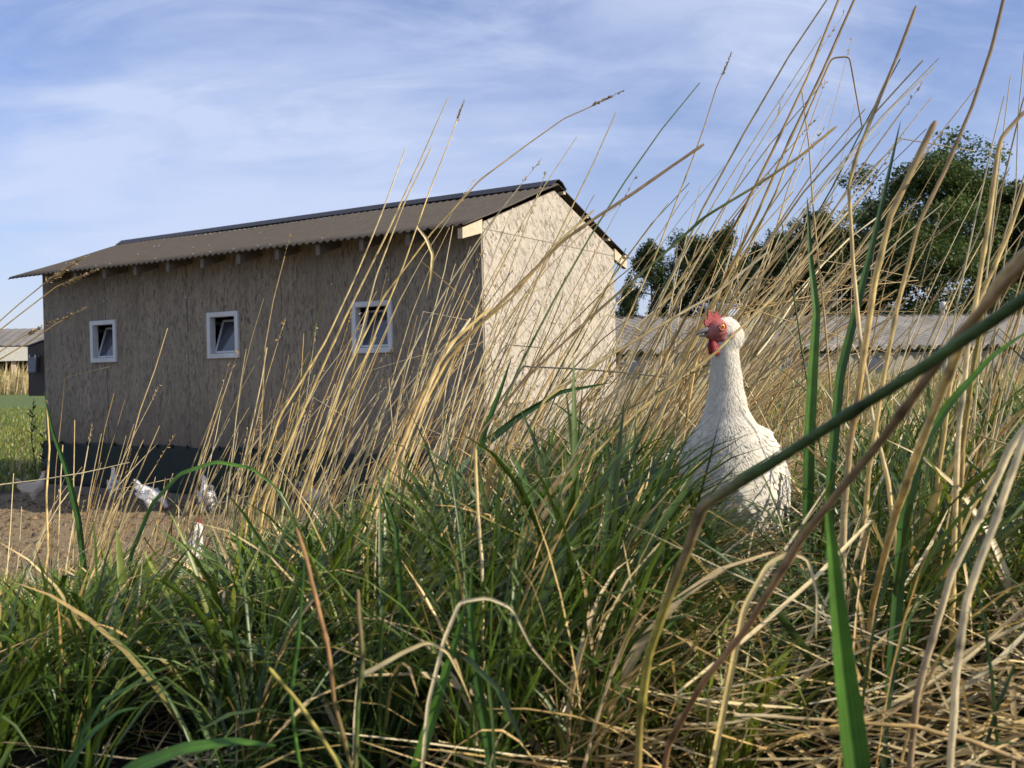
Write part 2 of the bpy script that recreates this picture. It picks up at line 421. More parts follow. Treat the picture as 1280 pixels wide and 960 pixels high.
# rafters with tails showing beneath the eaves
for k in range(13):
    x = -L+.02+k*(L-.06)/12
    b = MB()
    for s2 in (-1, 1):
        yA, yB = WD/2-s2*0.0, WD/2+s2*(WD/2+.26)
        zA = HR+.020; zB = HR+.020-(WD/2+.26)*SL; h = .10
        b.poly([(x-.022, yA, zA), (x+.022, yA, zA), (x+.022, yB, zB), (x-.022, yB, zB), (x-.022, yA, zA-h), (x+.022, yA, zA-h), (x+.022, yB, zB-h*.9), (x-.022, yB, zB-h*.9)],
               [(0, 1, 2, 3), (4, 7, 6, 5), (0, 4, 5, 1), (1, 5, 6, 2), (2, 6, 7, 3), (3, 7, 4, 0)])
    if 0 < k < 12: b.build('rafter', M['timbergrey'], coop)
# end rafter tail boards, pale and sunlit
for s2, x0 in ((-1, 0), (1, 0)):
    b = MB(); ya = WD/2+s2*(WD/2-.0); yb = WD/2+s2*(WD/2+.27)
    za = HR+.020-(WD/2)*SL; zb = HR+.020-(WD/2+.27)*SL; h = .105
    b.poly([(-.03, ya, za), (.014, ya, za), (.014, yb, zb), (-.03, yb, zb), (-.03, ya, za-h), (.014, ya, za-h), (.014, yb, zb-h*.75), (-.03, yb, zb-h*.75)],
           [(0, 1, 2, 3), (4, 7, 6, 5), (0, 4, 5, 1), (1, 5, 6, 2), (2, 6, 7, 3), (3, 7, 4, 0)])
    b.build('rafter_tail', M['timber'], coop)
# batten under eave (front) and purlin ends on the far slope
for v_ in (.12, .55, 1.0, 1.36):
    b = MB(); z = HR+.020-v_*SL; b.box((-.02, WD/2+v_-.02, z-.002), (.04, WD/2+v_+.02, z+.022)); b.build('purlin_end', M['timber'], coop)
# hatch on the gable, low
b = MB(); b.box((.006, .30, .62), (.02, .62, .93)); ht = b.build('hatch', M['osb_grey'], coop)
b = MB(); b.box((.006, .28, .93), (.035, .64, .955)); b.build('hatch_lid', M['timber'], ht)

# box hanging on the left end
bx = empty('nest_box', (SHED_P[0]+AX[0]*(-L)+AY[0]*.05, SHED_P[1]+AX[1]*(-L)+AY[1]*.05, 1.0), SHED_RZ, 'dark brown box with a sloping lid fixed to the far left end of the coop', 'nest box')
b = MB(); x0, x1 = -.39, -.004
b.poly([(x0, 0, .02), (x1, 0, .02), (x1, .7, .02), (x0, .7, .02), (x0, 0, .56), (x1, 0, .63), (x1, .7, .63), (x0, .7, .56)], [(0, 3, 2, 1), (4, 5, 6, 7), (0, 1, 5, 4), (1, 2, 6, 5), (2, 3, 7, 6), (3, 0, 4, 7)])
b.build('case', M['box'], bx)
b = MB(); b.poly([(x0-.015, -.01, .565), (x1, -.01, .637), (x1, .71, .637), (x0-.015, .71, .565), (x0-.015, -.01, .58), (x1, -.01, .652), (x1, .71, .652), (x0-.015, .71, .58)], [(0, 3, 2, 1), (4, 5, 6, 7), (0, 1, 5, 4), (1, 2, 6, 5), (2, 3, 7, 6), (3, 0, 4, 7)])
b.build('lid', M['ridge'], bx)
b = MB(); b.box((-.29, -.05, .28), (-.15, -.035, .45), Matrix.Rotation(R(-6), 3, 'X'), (-.2, -.03, .45)); fl = b.build('flap', plain('slate_flap', (.10, .11, .125), .5), bx)
b = MB(); b.box((-.28, -.055, .44), (-.262, -.003, .475)); b.build('hinge', M['metal'], fl); b = MB(); b.box((-.175, -.055, .44), (-.157, -.003, .475)); b.build('hinge', M['metal'], fl)

# ------------------------------------------------------------------ barns far off
def barn_roof(name, parent, p0, p1, ridge_z, eave_z, run, wl, skew, mat, amp=.03):
    """corrugated slope between ridge p0->p1 (local xy), falling towards -y"""
    L_ = p1-p0; n = int(L_/wl*6); us = np.linspace(p0, p1, n+1); vs = np.linspace(0, 1, 40)
    U, Vv = np.meshgrid(us, vs, indexing='ij')
    zz = ridge_z+(eave_z-ridge_z)*Vv + amp*np.sin(2*np.pi*(U+skew*Vv*run)/wl)
    yy = -run*Vv
    Pq = np.stack([U, yy, zz], -1); a_, b_ = U.shape
    i = np.arange(a_-1)[:, None]*b_+np.arange(b_-1)[None, :]
    F4 = np.stack([i, i+b_, i+b_+1, i+1], -1).reshape(-1, 4)
    o = link(name, mesh_np(name, Pq, F4, None, True), mat, parent); q = o.modifiers.new('s', 'SOLIDIFY'); q.thickness = .01
    return o
M['fibre'] = plain('fibre_cement', (.29, .265, .23), .85, .25, 3, .003, dirt=(.14, .13, .10))
M['palewall'] = plain('pale_wall', (.27, .24, .19), .8, .1, 4)
bl = np.array([1.2, 26.0]); br = np.array([20.5, 30.5]); dv = br-bl; ang = math.atan2(dv[1], dv[0]); LL = float(np.linalg.norm(dv))
gz = .62
barn = empty('low_barn', (bl[0], bl[1], gz), ang, 'long low barn with grey corrugated roof behind the tall grass on the right', 'barn')
barn_roof('roof', barn, 0, LL, 2.56-gz, 1.62-gz, 2.6, .30, -.75, M['fibre'], .07)
b = MB(); b.poly([(0, .03, 2.57-gz), (LL, .03, 2.57-gz), (LL, 2.7, 1.6-gz), (0, 2.7, 1.6-gz)], [(0, 1, 2, 3)]); b.build('rear_roof', M['fibre'], barn)
b = MB(); b.box((-.05, -.09, 2.56-gz), (LL+.05, .12, 2.63-gz)); b.build('ridge_cap', M['ridge'], barn)
b = MB(); b.box((.1, -2.35, -.3), (LL-.1, 2.4, 1.5-gz)); b.build('wall', M['palewall'], barn)
for k in range(9):
    b = MB(); b.box((1+k*2.2, -2.38, .35), (1.7+k*2.2, -2.34, .75)); b.build('window', M['glass'], barn)
# vent cowl and pale cap on the ridge
q = at(921, 392, 26.2)
v_ = empty('roof_vent', (q[0], q[1]+.7, 2.60), ang, 'small pale blue boxy vent on the barn ridge just above the hen head', 'roof vent')
b = MB(); b.box((-.22, -.15, 0), (.22, .15, .30)); b.build('housing', plain('pale_blue', (.42, .50, .62), .5), v_, bevel=.02)
b = MB(); b.box((-.28, -.2, .30), (.28, .2, .35)); b.build('cap', M['metal'], v_)
q = at(1196, 384, 28.5)
v_ = empty('roof_cowl', (q[0], q[1]+.9, 2.60), 0, 'small round cream cowl on the barn ridge at the right', 'roof cowl')
b = MB(); b.tube([(0, 0, 0), (0, 0, .2)], .05, 10); b.build('pipe', M['metal'], v_)
b = MB(); b.tube([(0, 0, .18), (0, 0, .22), (0, 0, .32), (0, 0, .42), (0, 0, .46)], [.05, .10, .11, .09, .03], 14); b.build('hood', plain('cream', (.50, .45, .35), .6), v_, True)
# left barn
lb = empty('distant_barn', (-28.0, 36.5, 0), R(9), 'distant barn with grey roof and white fascia at the left edge', 'barn')
barn_roof('roof', lb, 0, 16, 3.25, 2.5, 2.6, .3, 0, plain('old_roof', (.17, .155, .135), .85, .25, 2), .012)
b = MB(); b.poly([(0, .03, 3.25), (16, .03, 3.25), (16, 2.7, 2.4), (0, 2.7, 2.4)], [(0, 1, 2, 3)]); b.build('rear_roof', M['fibre'], lb)
b = MB(); b.box((0, -2.66, 1.95), (16, -2.60, 2.46)); b.build('fascia', plain('fascia_white', (.55, .53, .46), .6), lb)
b = MB(); b.box((0, -.2, 0), (16, 0, 2.4)); b.box((0, 2.3, 0), (16, 2.4, 2.3)); b.build('wall', M['inside'], lb)
for k in range(6):
    b = MB(); b.box((1.0+k*2.8, -2.55, 0), (1.15+k*2.8, -2.4, 1.95)); b.build('post', M['timber'], lb)
b = MB(); b.box((2, -1.9, 0), (8, -1.3, .9)); b.build('feed_rail', M['box'], lb)

# ------------------------------------------------------------------ trees
def tubes_np(P, Rr, S=5):
    """P (N,K,3) Rr (N,K) -> verts, quads"""
    Nn, K, _ = P.shape
    T = np.empty_like(P); T[:, 1:-1] = P[:, 2:]-P[:, :-2]; T[:, 0] = P[:, 1]-P[:, 0]; T[:, -1] = P[:, -1]-P[:, -2]
    T /= np.linalg.norm(T, axis=-1, keepdims=True)+1e-9
    ref = np.broadcast_to(np.array([.31, .93, .17]), T.shape).copy(); bad = np.abs(T[..., 1]) > .85; ref[bad] = (1, .1, .2)
    A = np.cross(T, ref); A /= np.linalg.norm(A, axis=-1, keepdims=True)+1e-9; B = np.cross(T, A)
    q = 2*np.pi*np.arange(S)/S
    V = P[:, :, None]+Rr[:, :, None, None]*(A[:, :, None]*np.cos(q)[None, None, :, None]+B[:, :, None]*np.sin(q)[None, None, :, None])
    base = (np.arange(Nn)*K*S)[:, None, None]; i = np.arange(K-1)[None, :, None]*S; k = np.arange(S)[None, None, :]; k2 = (k+1) % S
    Fq = np.stack([base+i+k, base+i+k2, base+i+S+k2, base+i+S+k], -1).reshape(-1, 4)
    return V.reshape(-1, 3), Fq
def make_tree(name, H, cw, crown0, leaves, seed, loose, hue):
    r = np.random.default_rng(seed)
    tr = MB(); K = 9
    tpts = [np.array([.25*math.sin(k*.8+seed), .25*math.cos(k*.7+seed), H*.93*k/(K-1)]) for k in range(K)]
    tpts = [q-tpts[0]*np.array([1, 1, 0]) for q in tpts]; tr.tube(tpts, [max(.03, H*.017*(1-k/(K-.4))) for k in range(K)], 8)
    tips = []
    nl = 46
    for j in range(nl):
        f = crown0*.75+(1-crown0*.75)*(j+.5)/nl; z0 = H*.93*f; idx = min(K-2, int(f*(K-1))); a0 = tpts[idx]+(tpts[idx+1]-tpts[idx])*(f*(K-1)-idx)
        prof = max(.12, math.sin(math.pi*min(1, max(0.05, (f-crown0*.7)/(1.08-crown0*.7)))**.8))
        ln = cw*prof*r.uniform(.55, 1.08); a = r.uniform(0, 6.28); el = r.uniform(.15, .9)
        d = np.array([math.cos(a)*math.cos(el), math.sin(a)*math.cos(el), math.sin(el)])
        pts = [a0+d*ln*s+np.array([0, 0, -.12*ln*s*s*(1+loose)]) for s in (0, .33, .66, 1)]
        tr.tube(pts, [H*.006, H*.004, H*.0025, H*.001], 5)
        for s in (.45, .7, .9, 1.05):
            tips.append((a0+d*ln*s+r.normal(0, .12*cw, 3)*np.array([1, 1, .8]), cw*.185*r.uniform(.6, 1.3)))
    cen = np.array([q[0] for q in tips]); rad = np.array([q[1] for q in tips])
    pick = r.integers(0, len(cen), leaves)
    off = r.normal(0, 1, (leaves, 3)); off /= np.linalg.norm(off, axis=1, keepdims=True); off *= (r.uniform(0, 1, leaves)**.5)[:, None]
    off[:, 2] *= (.75+.6*loose)
    pc = cen[pick]+off*rad[pick][:, None]
    if loose: pc[:, 2] -= np.abs(r.normal(0, .25, leaves))*loose*cw*.35
    sz = H*.0074*r.uniform(.6, 1.5, leaves)
    nrm = r.normal(0, 1, (leaves, 3)); nrm[:, 2] += .6; nrm /= np.linalg.norm(nrm, axis=1, keepdims=True)
    a = np.cross(nrm, r.normal(0, 1, (leaves, 3))); a /= np.linalg.norm(a, axis=1, keepdims=True); bb = np.cross(nrm, a)
    Vv = np.stack([pc-a*sz[:, None], pc-bb*sz[:, None]*.6, pc+a*sz[:, None], pc+bb*sz[:, None]*.6], 1)
    cl = np.array(hue)[None]*(r.uniform(.65, 1.35, len(cen))[pick]*r.uniform(.8, 1.2, leaves))[:, None]
    cl[:, 0] *= r.uniform(.8, 1.3, leaves)
    col = np.repeat(cl, 4, 0)
    me = mesh_np('crown', Vv, np.arange(leaves*4).reshape(-1, 4), col)
    root = bpy.data.objects.new(name, None); C.objects.link(root)
    tr.build('trunk', M['bark'], root, True); link('crown', me, M['treeleaf'], root)
    return root
def copy_tree(o):
    c = o.copy(); C.objects.link(c)
    for ch in o.children:
        d = ch.copy(); C.objects.link(d); d.parent = c
        for g_ in ch.children:
            e = g_.copy(); C.objects.link(e); e.parent = d
    return c
protos = [make_tree('birch_tree', 10, 2.5, .22, 24000, 21, .8, (.058, .084, .030)),
          make_tree('birch_tree', 10, 2.8, .30, 26000, 22, .5, (.050, .076, .025)),
          make_tree('broadleaf_tree', 10, 4.2, .16, 42000, 23, .1, (.080, .120, .040)),
          make_tree('broadleaf_tree', 10, 3.8, .20, 40000, 24, .15, (.046, .072, .026))]
# px, depth, top y in photo, prototype, width factor, turn, label
TREES = [
 (788, 62, 352, 0, .9, 0.3, 'short dark tree just right of the coop roof corner'),
 (822, 56, 296, 0, .85, 1.3, 'slim birch standing alone at the left end of the tree row'),
 (868, 58, 292, 1, 1.0, 2.1, 'birch with split top, second from the left end of the row'),
 (902, 56, 284, 1, 1.0, 4.0, 'dense birch behind the hen, tallest in the left group of trees'),
 (945, 58, 300, 0, 1.3, 5.2, 'low birch half lost behind the straw above the hen'),
 (985, 57, 288, 1, 1.2, .8, 'birch with bare lower trunk in the middle of the row'),
 (1022, 58, 262, 0, 1.2, 3.4, 'slim pointed birch in the middle of the row, higher than both neighbours'),
 (1062, 60, 285, 1, 1.2, 2.6, 'dark birch in the dip just left of the great tree'),
 (1108, 60, 252, 3, .9, 1.9, 'dark bushy tree against the left flank of the great tree'),
 (1176, 50, 197, 2, 1.05, 2.9, 'great light green broadleaf tree, the tallest of all'),
 (1246, 56, 226, 3, 1.1, .2, 'dark broadleaf tree just right of the great light green tree'),
 (1300, 54, 225, 3, .95, 4.4, 'dark broadleaf tree cut by the right edge of the photo')]
used = set()
for px, D, ty, k, wf_, rz, lab in TREES:
    o = protos[k] if k not in used else copy_tree(protos[k]); used.add(k)
    x = (px-640)/F_PX*D; ztop = CAM_Z+(hz_y(px)-ty)/F_PX*D; g0 = .6
    s = (ztop-g0)/9.9; o.location = (x, D, g0-.1); o.scale = (s*wf_, s*wf_, s); o.rotation_euler = (0, 0, rz)
    tag(o, lab, 'tree', 'row of trees behind the barn')
# dark shrubs closing the row low down
def make_bush(name, seed):
    r = np.random.default_rng(seed); n = 7000
    cen = r.normal(0, 1, (26, 3))*np.array([1.2, .8, .5])+np.array([0, 0, 1.1]); cen[:, 2] = np.abs(cen[:, 2])
    pk = r.integers(0, 26, n); pc = cen[pk]+r.normal(0, .32, (n, 3)); pc[:, 2] = np.abs(pc[:, 2])
    sz = r.uniform(.05, .11, n); nrm = r.normal(0, 1, (n, 3)); nrm /= np.linalg.norm(nrm, axis=1, keepdims=True)
    a = np.cross(nrm, r.normal(0, 1, (n, 3))); a /= np.linalg.norm(a, axis=1, keepdims=True); bb = np.cross(nrm, a)
    Vv = np.stack([pc-a*sz[:, None], pc-bb*sz[:, None]*.6, pc+a*sz[:, None], pc+bb*sz[:, None]*.6], 1)
    col = np.repeat(np.array([[.028, .045, .018]])*r.uniform(.6, 1.4, (n, 1)), 4, 0)
    root = bpy.data.objects.new(name, None); C.objects.link(root)
    link('foliage', mesh_np('foliage', Vv, np.arange(n*4).reshape(-1, 4), col), M['treeleaf'], root)
    t_ = MB()
    for k in range(9):
        q = cen[k]; t_.tube([(0, 0, 0), (q[0]*.5, q[1]*.5, q[2]*.5), tuple(q)], [.05, .03, .015], 5)
    t_.build('stem', M['bark'], root); return root
bush = make_bush('shrub', 31)
for k, (px, D, h) in enumerate([(800, 48, 1.0), (850, 50, 1.3), (930, 49, 1.1), (1010, 50, 1.0), (1090, 48, 1.25), (1150, 47, 1.5), (1215, 47, 1.5), (1280, 46, 1.6)]):
    o = bush if k == 0 else copy_tree(bush)
    o.location = ((px-640)/F_PX*D, D, .5); o.scale = (h*1.1, h, h*.95); o.rotation_euler = (0, 0, k*1.3)
    tag(o, 'dark shrub in the undergrowth below the trees behind the barn roof', 'shrub', 'shrubs below the tree row')

# ------------------------------------------------------------------ grass
CAN_X = [-400, 0, 60, 130, 180, 200, 232, 250, 300, 380, 480, 560, 640, 720, 790, 825, 845, 990, 1015, 1060, 1150, 1280, 1700]
CAN_Y = [745, 740, 725, 705, 720, 795, 795, 715, 672, 655, 632, 600, 565, 545, 552, 590, 705, 705, 615, 550, 505, 485, 475]
def canopy_z(x, y):
    """height the leafy grass reaches at a place: low at the left, high in the middle, trodden down in front of the hen"""
    px = 640+x/y*F_PX
    yc = np.interp(px, CAN_X, CAN_Y)
    return CAM_Z-(yc-(465-.02*(px-640)))/F_PX*y
def blades(n, bx_, by_, bz_, L, w, th0, th1, az_, colb, colt, K=6, kink=0.0, fold=True, seed=1):
    r = np.random.default_rng(seed)
    s = np.linspace(0, 1, K)[None, :]
    th = th0[:, None]+(th1-th0)[:, None]*s**1.6
    if kink > 0:
        kk = r.random(n) < kink; at_ = r.uniform(.35, .8, n); th = th+np.where(kk[:, None] & (s > at_[:, None]), r.uniform(.6, 1.7, n)[:, None], 0)
    azs = az_[:, None]+r.normal(0, .25, n)[:, None]*s
    D_ = np.stack([np.sin(th)*np.cos(azs), np.sin(th)*np.sin(azs), np.cos(th)], -1)
    seg = (L/(K-1))[:, None, None]*D_
    P = np.concatenate([np.zeros((n, 1, 3)), np.cumsum(seg[:, :-1], 1)], 1)+np.stack([bx_, by_, bz_], -1)[:, None]
    gz_ = terrain(P[..., 0], P[..., 1])+.006; P[..., 2] = np.maximum(P[..., 2], gz_)
    prof = np.minimum(1, .55+s*2.2)*np.sqrt(np.clip(1-s**2.2, 0.0, 1)); prof[:, -1] = .04
    hw = (w[:, None]*.5*prof)
    a2 = azs+np.pi/2+r.normal(0, .5, n)[:, None]+s*r.normal(0, .9, n)[:, None]
    S_ = np.stack([np.cos(a2), np.sin(a2), 0*a2], -1)
    Nn = np.cross(S_, D_); Nn /= np.linalg.norm(Nn, axis=-1, keepdims=True)+1e-9
    colr = colb[:, None]+(colt-colb)[:, None]*(s**1.5)[..., None]
    if fold:
        V = np.stack([P-S_*hw[..., None], P+Nn*hw[..., None]*.35, P+S_*hw[..., None]], 2); m3 = 3
        Cc = np.stack([colr, colr*1.12, colr], 2)
    else:
        V = np.stack([P-S_*hw[..., None], P+S_*hw[..., None]], 2); m3 = 2; Cc = np.stack([colr, colr], 2)
    base = (np.arange(n)*K*m3)[:, None, None]; i = (np.arange(K-1)*m3)[None, :, None]; k = np.arange(m3-1)[None, None, :]
    Fq = np.stack([base+i+k, base+i+k+1, base+i+m3+k+1, base+i+m3+k], -1).reshape(-1, 4)
    return V.reshape(-1, 3), Fq, Cc.reshape(-1, 3)
def merge(parts):
    vs, fs, cs = [], [], []; o = 0
    for v_, f_, c_ in parts: vs.append(v_); fs.append(f_+o); cs.append(c_); o += len(v_)
    return np.concatenate(vs), np.concatenate(fs), np.concatenate(cs)
def wedge(n, d0, d1, r0, r1, r, power=1.0):
    D = d0+(d1-d0)*r.random(n)**power; rr = r.uniform(r0, r1, n); return rr*D, D
HEN = at(921, 600, 1.78)[:2]
GREEN = np.array([[.046, .098, .016], [.060, .125, .020], [.034, .080, .018], [.090, .145, .026], [.040, .088, .030]])*np.array([1.22, 1.02, .85])
STRAW = np.array([[.66, .50, .24], [.74, .60, .33], [.56, .38, .15], [.76, .66, .42], [.44, .33, .17], [.60, .50, .30]])
def keep_clear(x, y, rad=.10): return np.hypot(x-HEN[0], y-HEN[1]) > rad
# leafy green grass on the bank, in tussocks
def green_field(n, seed, d0, d1, r0, r1, Lm, wm, lean):
    r = np.random.default_rng(seed); x, y = wedge(n, d0, d1, r0, r1, r, .75)
    # gather into tussocks
    cell = .11; gx = np.floor(x/cell+.5*lat(x, y, 3, 2)); gy = np.floor(y/cell)
    hsh = np.sin(gx*12.9898+gy*78.233)*43758.5453; hsh -= np.floor(hsh); h2 = np.sin(gx*39.3+gy*11.1)*24634.63; h2 -= np.floor(h2)
    tx, ty_ = (gx+.5+(hsh-.5)*.6)*cell, (gy+.5+(h2-.5)*.6)*cell
    x = x+(tx-x)*.55; y = y+(ty_-y)*.55
    dd = (x+2.4)*.657-(y-3.6)*.754
    ok = (dd > -.05+.25*r.random(len(x))) & (np.hypot(x, y) > .75) & keep_clear(x, y) & (hsh > .24)
    thin = np.interp(640+x/y*F_PX, [150, 180, 190, 245, 262, 1010, 1060, 1280], [1, .7, .16, .16, 1, 1, .8, .7])
    ok &= r.random(len(x)) < thin*np.where((y < 1.7) & (x/y > .13), .42, 1)
    x, y, hsh, h2 = x[ok], y[ok], hsh[ok], h2[ok]; n = len(x)
    z = terrain(x, y)-.005; room = np.clip(canopy_z(x, y)-z, .04, .75); front = (y < HEN[1]) & (np.abs(640+x/y*F_PX-915) < 85)
    L = np.minimum(Lm*r.uniform(.5, 1.25, n)*(.7+.6*hsh), room*np.where(front, r.uniform(.6, 1.15, n), r.uniform(.7, 1.35, n)))
    th0 = np.abs(r.normal(.22, .2, n)); th1 = th0+np.abs(r.normal(1.35, .6, n))
    az_ = np.where(r.random(n) < lean, r.normal(.25, .8, n), r.uniform(0, 6.28, n))
    c = GREEN[(h2*4.99).astype(int)]*r.uniform(.6, 1.2, (n, 1))*(.65+.65*hsh)[:, None]; dead = r.random(n) < np.where((h2*37) % 1 < .06, .5, .07)
    c[dead] = STRAW[r.integers(0, 6, dead.sum())]*.8
    ct = c*np.array([1.3, 1.15, 1.0]); yt = r.random(n) < .05; ct[yt] = STRAW[2]
    w = wm*r.uniform(.5, 1.3, n)
    return blades(n, x, y, z, L, w, th0, th1, az_, c*.9, ct, 8, .16, True, seed+1)
g = merge([green_field(25000, 41, 1.15, 3.0, -.62, .66, .50, .0088, .65), green_field(7000, 45, .85, 1.5, -.66, .66, .36, .0045, .5), green_field(18000, 42, 2.6, 6.5, -.6, .66, .5, .0075, .7), green_field(6500, 43, .95, 2.5, -.66, .66, .52, .0125, .5)])
o = link('green_grass', mesh_np('green_grass', *g), M['leafmat']); tag(o, 'dense leafy green grass covering the bank in front', 'grass', None, 'stuff')
# dry thatch on the ground
def thatch(n, seed, d0, d1, r0, r1, lift):
    r = np.random.default_rng(seed); x, y = wedge(n, d0, d1, r0, r1, r, .8)
    dd = (x+2.4)*.657-(y-3.6)*.754; ok = (dd > .1) & (np.hypot(x, y) > .7) & keep_clear(x, y, .06); x, y = x[ok], y[ok]; n = len(x)
    dens = smooth((x/y+.15)/.3); ok = r.random(n) < .35+.65*dens; x, y, dens = x[ok], y[ok], dens[ok]; n = len(x)
    z = terrain(x, y)+r.random(n)**1.6*lift*(.4+.6*dens)
    L = r.uniform(.08, .30, n)*np.where(r.random(n) < .25, 1.7, 1); th0 = np.clip(r.normal(1.40, .24, n), .8, 1.75); th1 = th0+r.normal(0, .35, n)
    az_ = np.where(r.random(n) < .5, r.normal(.2, .6, n), r.uniform(0, 6.28, n)); c = STRAW[r.integers(0, 6, n)]*r.uniform(.42, 1.1, (n, 1))
    return blades(n, x, y, z, L, r.uniform(.0018, .0058, n)*(1+.5*dens), th0, th1, az_, c, c, 5, .25, True, seed+1)
g = merge([thatch(15000, 51, .85, 3.2, -.55, .7, .14), thatch(3000, 52, 2.5, 6, -.4, .7, .15)])
o = link('dead_grass', mesh_np('dead_grass', *g), M['strawmat']); tag(o, 'flattened dead straw lying under the green grass', 'dead grass', None, 'stuff')
# straw litter in the yard
r = np.random.default_rng(61); n = 12000; x, y = wedge(n, 3.5, 10, -.6, -.02, r); ok = yardmask(x, y) > .3; x, y = x[ok], y[ok]; n = len(x)
c = STRAW[r.integers(0, 6, n)]*r.uniform(.4, 1, (n, 1)); z_ = terrain(x, y)+.008
g = blades(n, x, y, z_, r.uniform(.02, .11, n), r.uniform(.002, .007, n), r.normal(1.47, .14, n), r.normal(1.5, .15, n), r.uniform(0, 6.28, n), c, c, 3, 0, False, 62)
o = link('straw_litter', mesh_np('straw_litter', *g), M['strawmat']); tag(o, 'bits of straw strewn over the bare brown yard', 'straw', None, 'stuff')
r = np.random.default_rng(65); n = 5200; x, y = wedge(n, 3.4, 10, -.6, -.02, r); ok = yardmask(x, y) > .3; x, y = x[ok], y[ok]; n = len(x)
pts8 = np.array([(-1, -1, -.4), (1, -1, -.5), (1, 1, -.4), (-1, 1, -.5), (-.6, -.6, .7), (.7, -.5, .8), (.5, .6, .6), (-.6, .7, .8)])
sz = (r.uniform(.004, .014, n)*(1+1.2*(r.random(n) < .06)))[:, None, None]; V8 = (pts8[None]+r.normal(0, .25, (n, 8, 3)))*sz*np.array([1, 1, .7]); a_ = r.uniform(0, 6.28, n)
V8 = np.stack([V8[..., 0]*np.cos(a_)[:, None]-V8[..., 1]*np.sin(a_)[:, None], V8[..., 0]*np.sin(a_)[:, None]+V8[..., 1]*np.cos(a_)[:, None], V8[..., 2]], -1)+np.stack([x, y, terrain(x, y)+.006], -1)[:, None]
F8 = (np.arange(n)*8)[:, None, None]+np.array([(4, 5, 6, 7), (0, 1, 5, 4), (1, 2, 6, 5), (2, 3, 7, 6), (3, 0, 4, 7)])[None]
c8 = np.repeat(np.array([[.20, .135, .08]])*r.uniform(.5, 1.5, (n, 1)), 8, 0)
o = link('soil_clods', mesh_np('soil_clods', V8, F8.reshape(-1, 4), c8), M['strawmat']); tag(o, 'small clods and stones scattered on the bare brown yard', 'soil', None, 'stuff')
# lawn to the left of the coop, rough meadow right of it
def meadow(n, seed, d0, d1, r0, r1, Lm, wm, dry, lanes=None):
    r = np.random.default_rng(seed); x, y = wedge(n, d0, d1, r0, r1, r, .8)
    lx = (x-SHED_P[0])*AX[0]+(y-SHED_P[1])*AX[1]; ly = (x-SHED_P[0])*AY[0]+(y-SHED_P[1])*AY[1]
    ok = ~((lx > -L-.1) & (lx < .1) & (ly > -.2) & (ly < WD+.1)) & (yardmask(x, y) < .35); x, y = x[ok], y[ok]; n = len(x)
    pt = lat(x, y, .9, seed); Ln = Lm*r.uniform(.5, 1.3, n)*(1+.4*pt)
    c = GREEN[r.integers(0, 5, n)]*r.uniform(1.4, 2.4, (n, 1)); c[:, 0] *= 1.35; dm = r.random(n) < dry*(1+.6*pt); c[dm] = STRAW[r.integers(0, 6, dm.sum())]*.85
    th0 = np.abs(r.normal(.15, .2, n)); az_ = r.normal(.3, 1.2, n)
    return blades(n, x, y, terrain(x, y)-.01, Ln, wm*r.uniform(.6, 1.4, n), th0, th0+np.abs(r.normal(.5, .4, n)), az_, c*.9, c*1.15, 4, .1, False, seed+1)
g = merge([meadow(26000, 71, 8.5, 24, -.66, -.40, .11, .012, .12), meadow(3800, 72, 30, 36, -.64, -.42, .85, .03, .8)])
o = link('lawn_grass', mesh_np('lawn_grass', *g), M['leafmat']); tag(o, 'bright green lawn running up to tall dry grass left of the coop', 'grass', None, 'stuff')
g = merge([meadow(16000, 73, 5.0, 13, .10, .66, .38, .010, .5), meadow(14000, 74, 12, 23, .10, .66, .42, .022, .65)])
o = link('meadow_grass', mesh_np('meadow_grass', *g), M['leafmat']); tag(o, 'rough dry and green meadow between the bank and the low barn', 'grass', None, 'stuff')

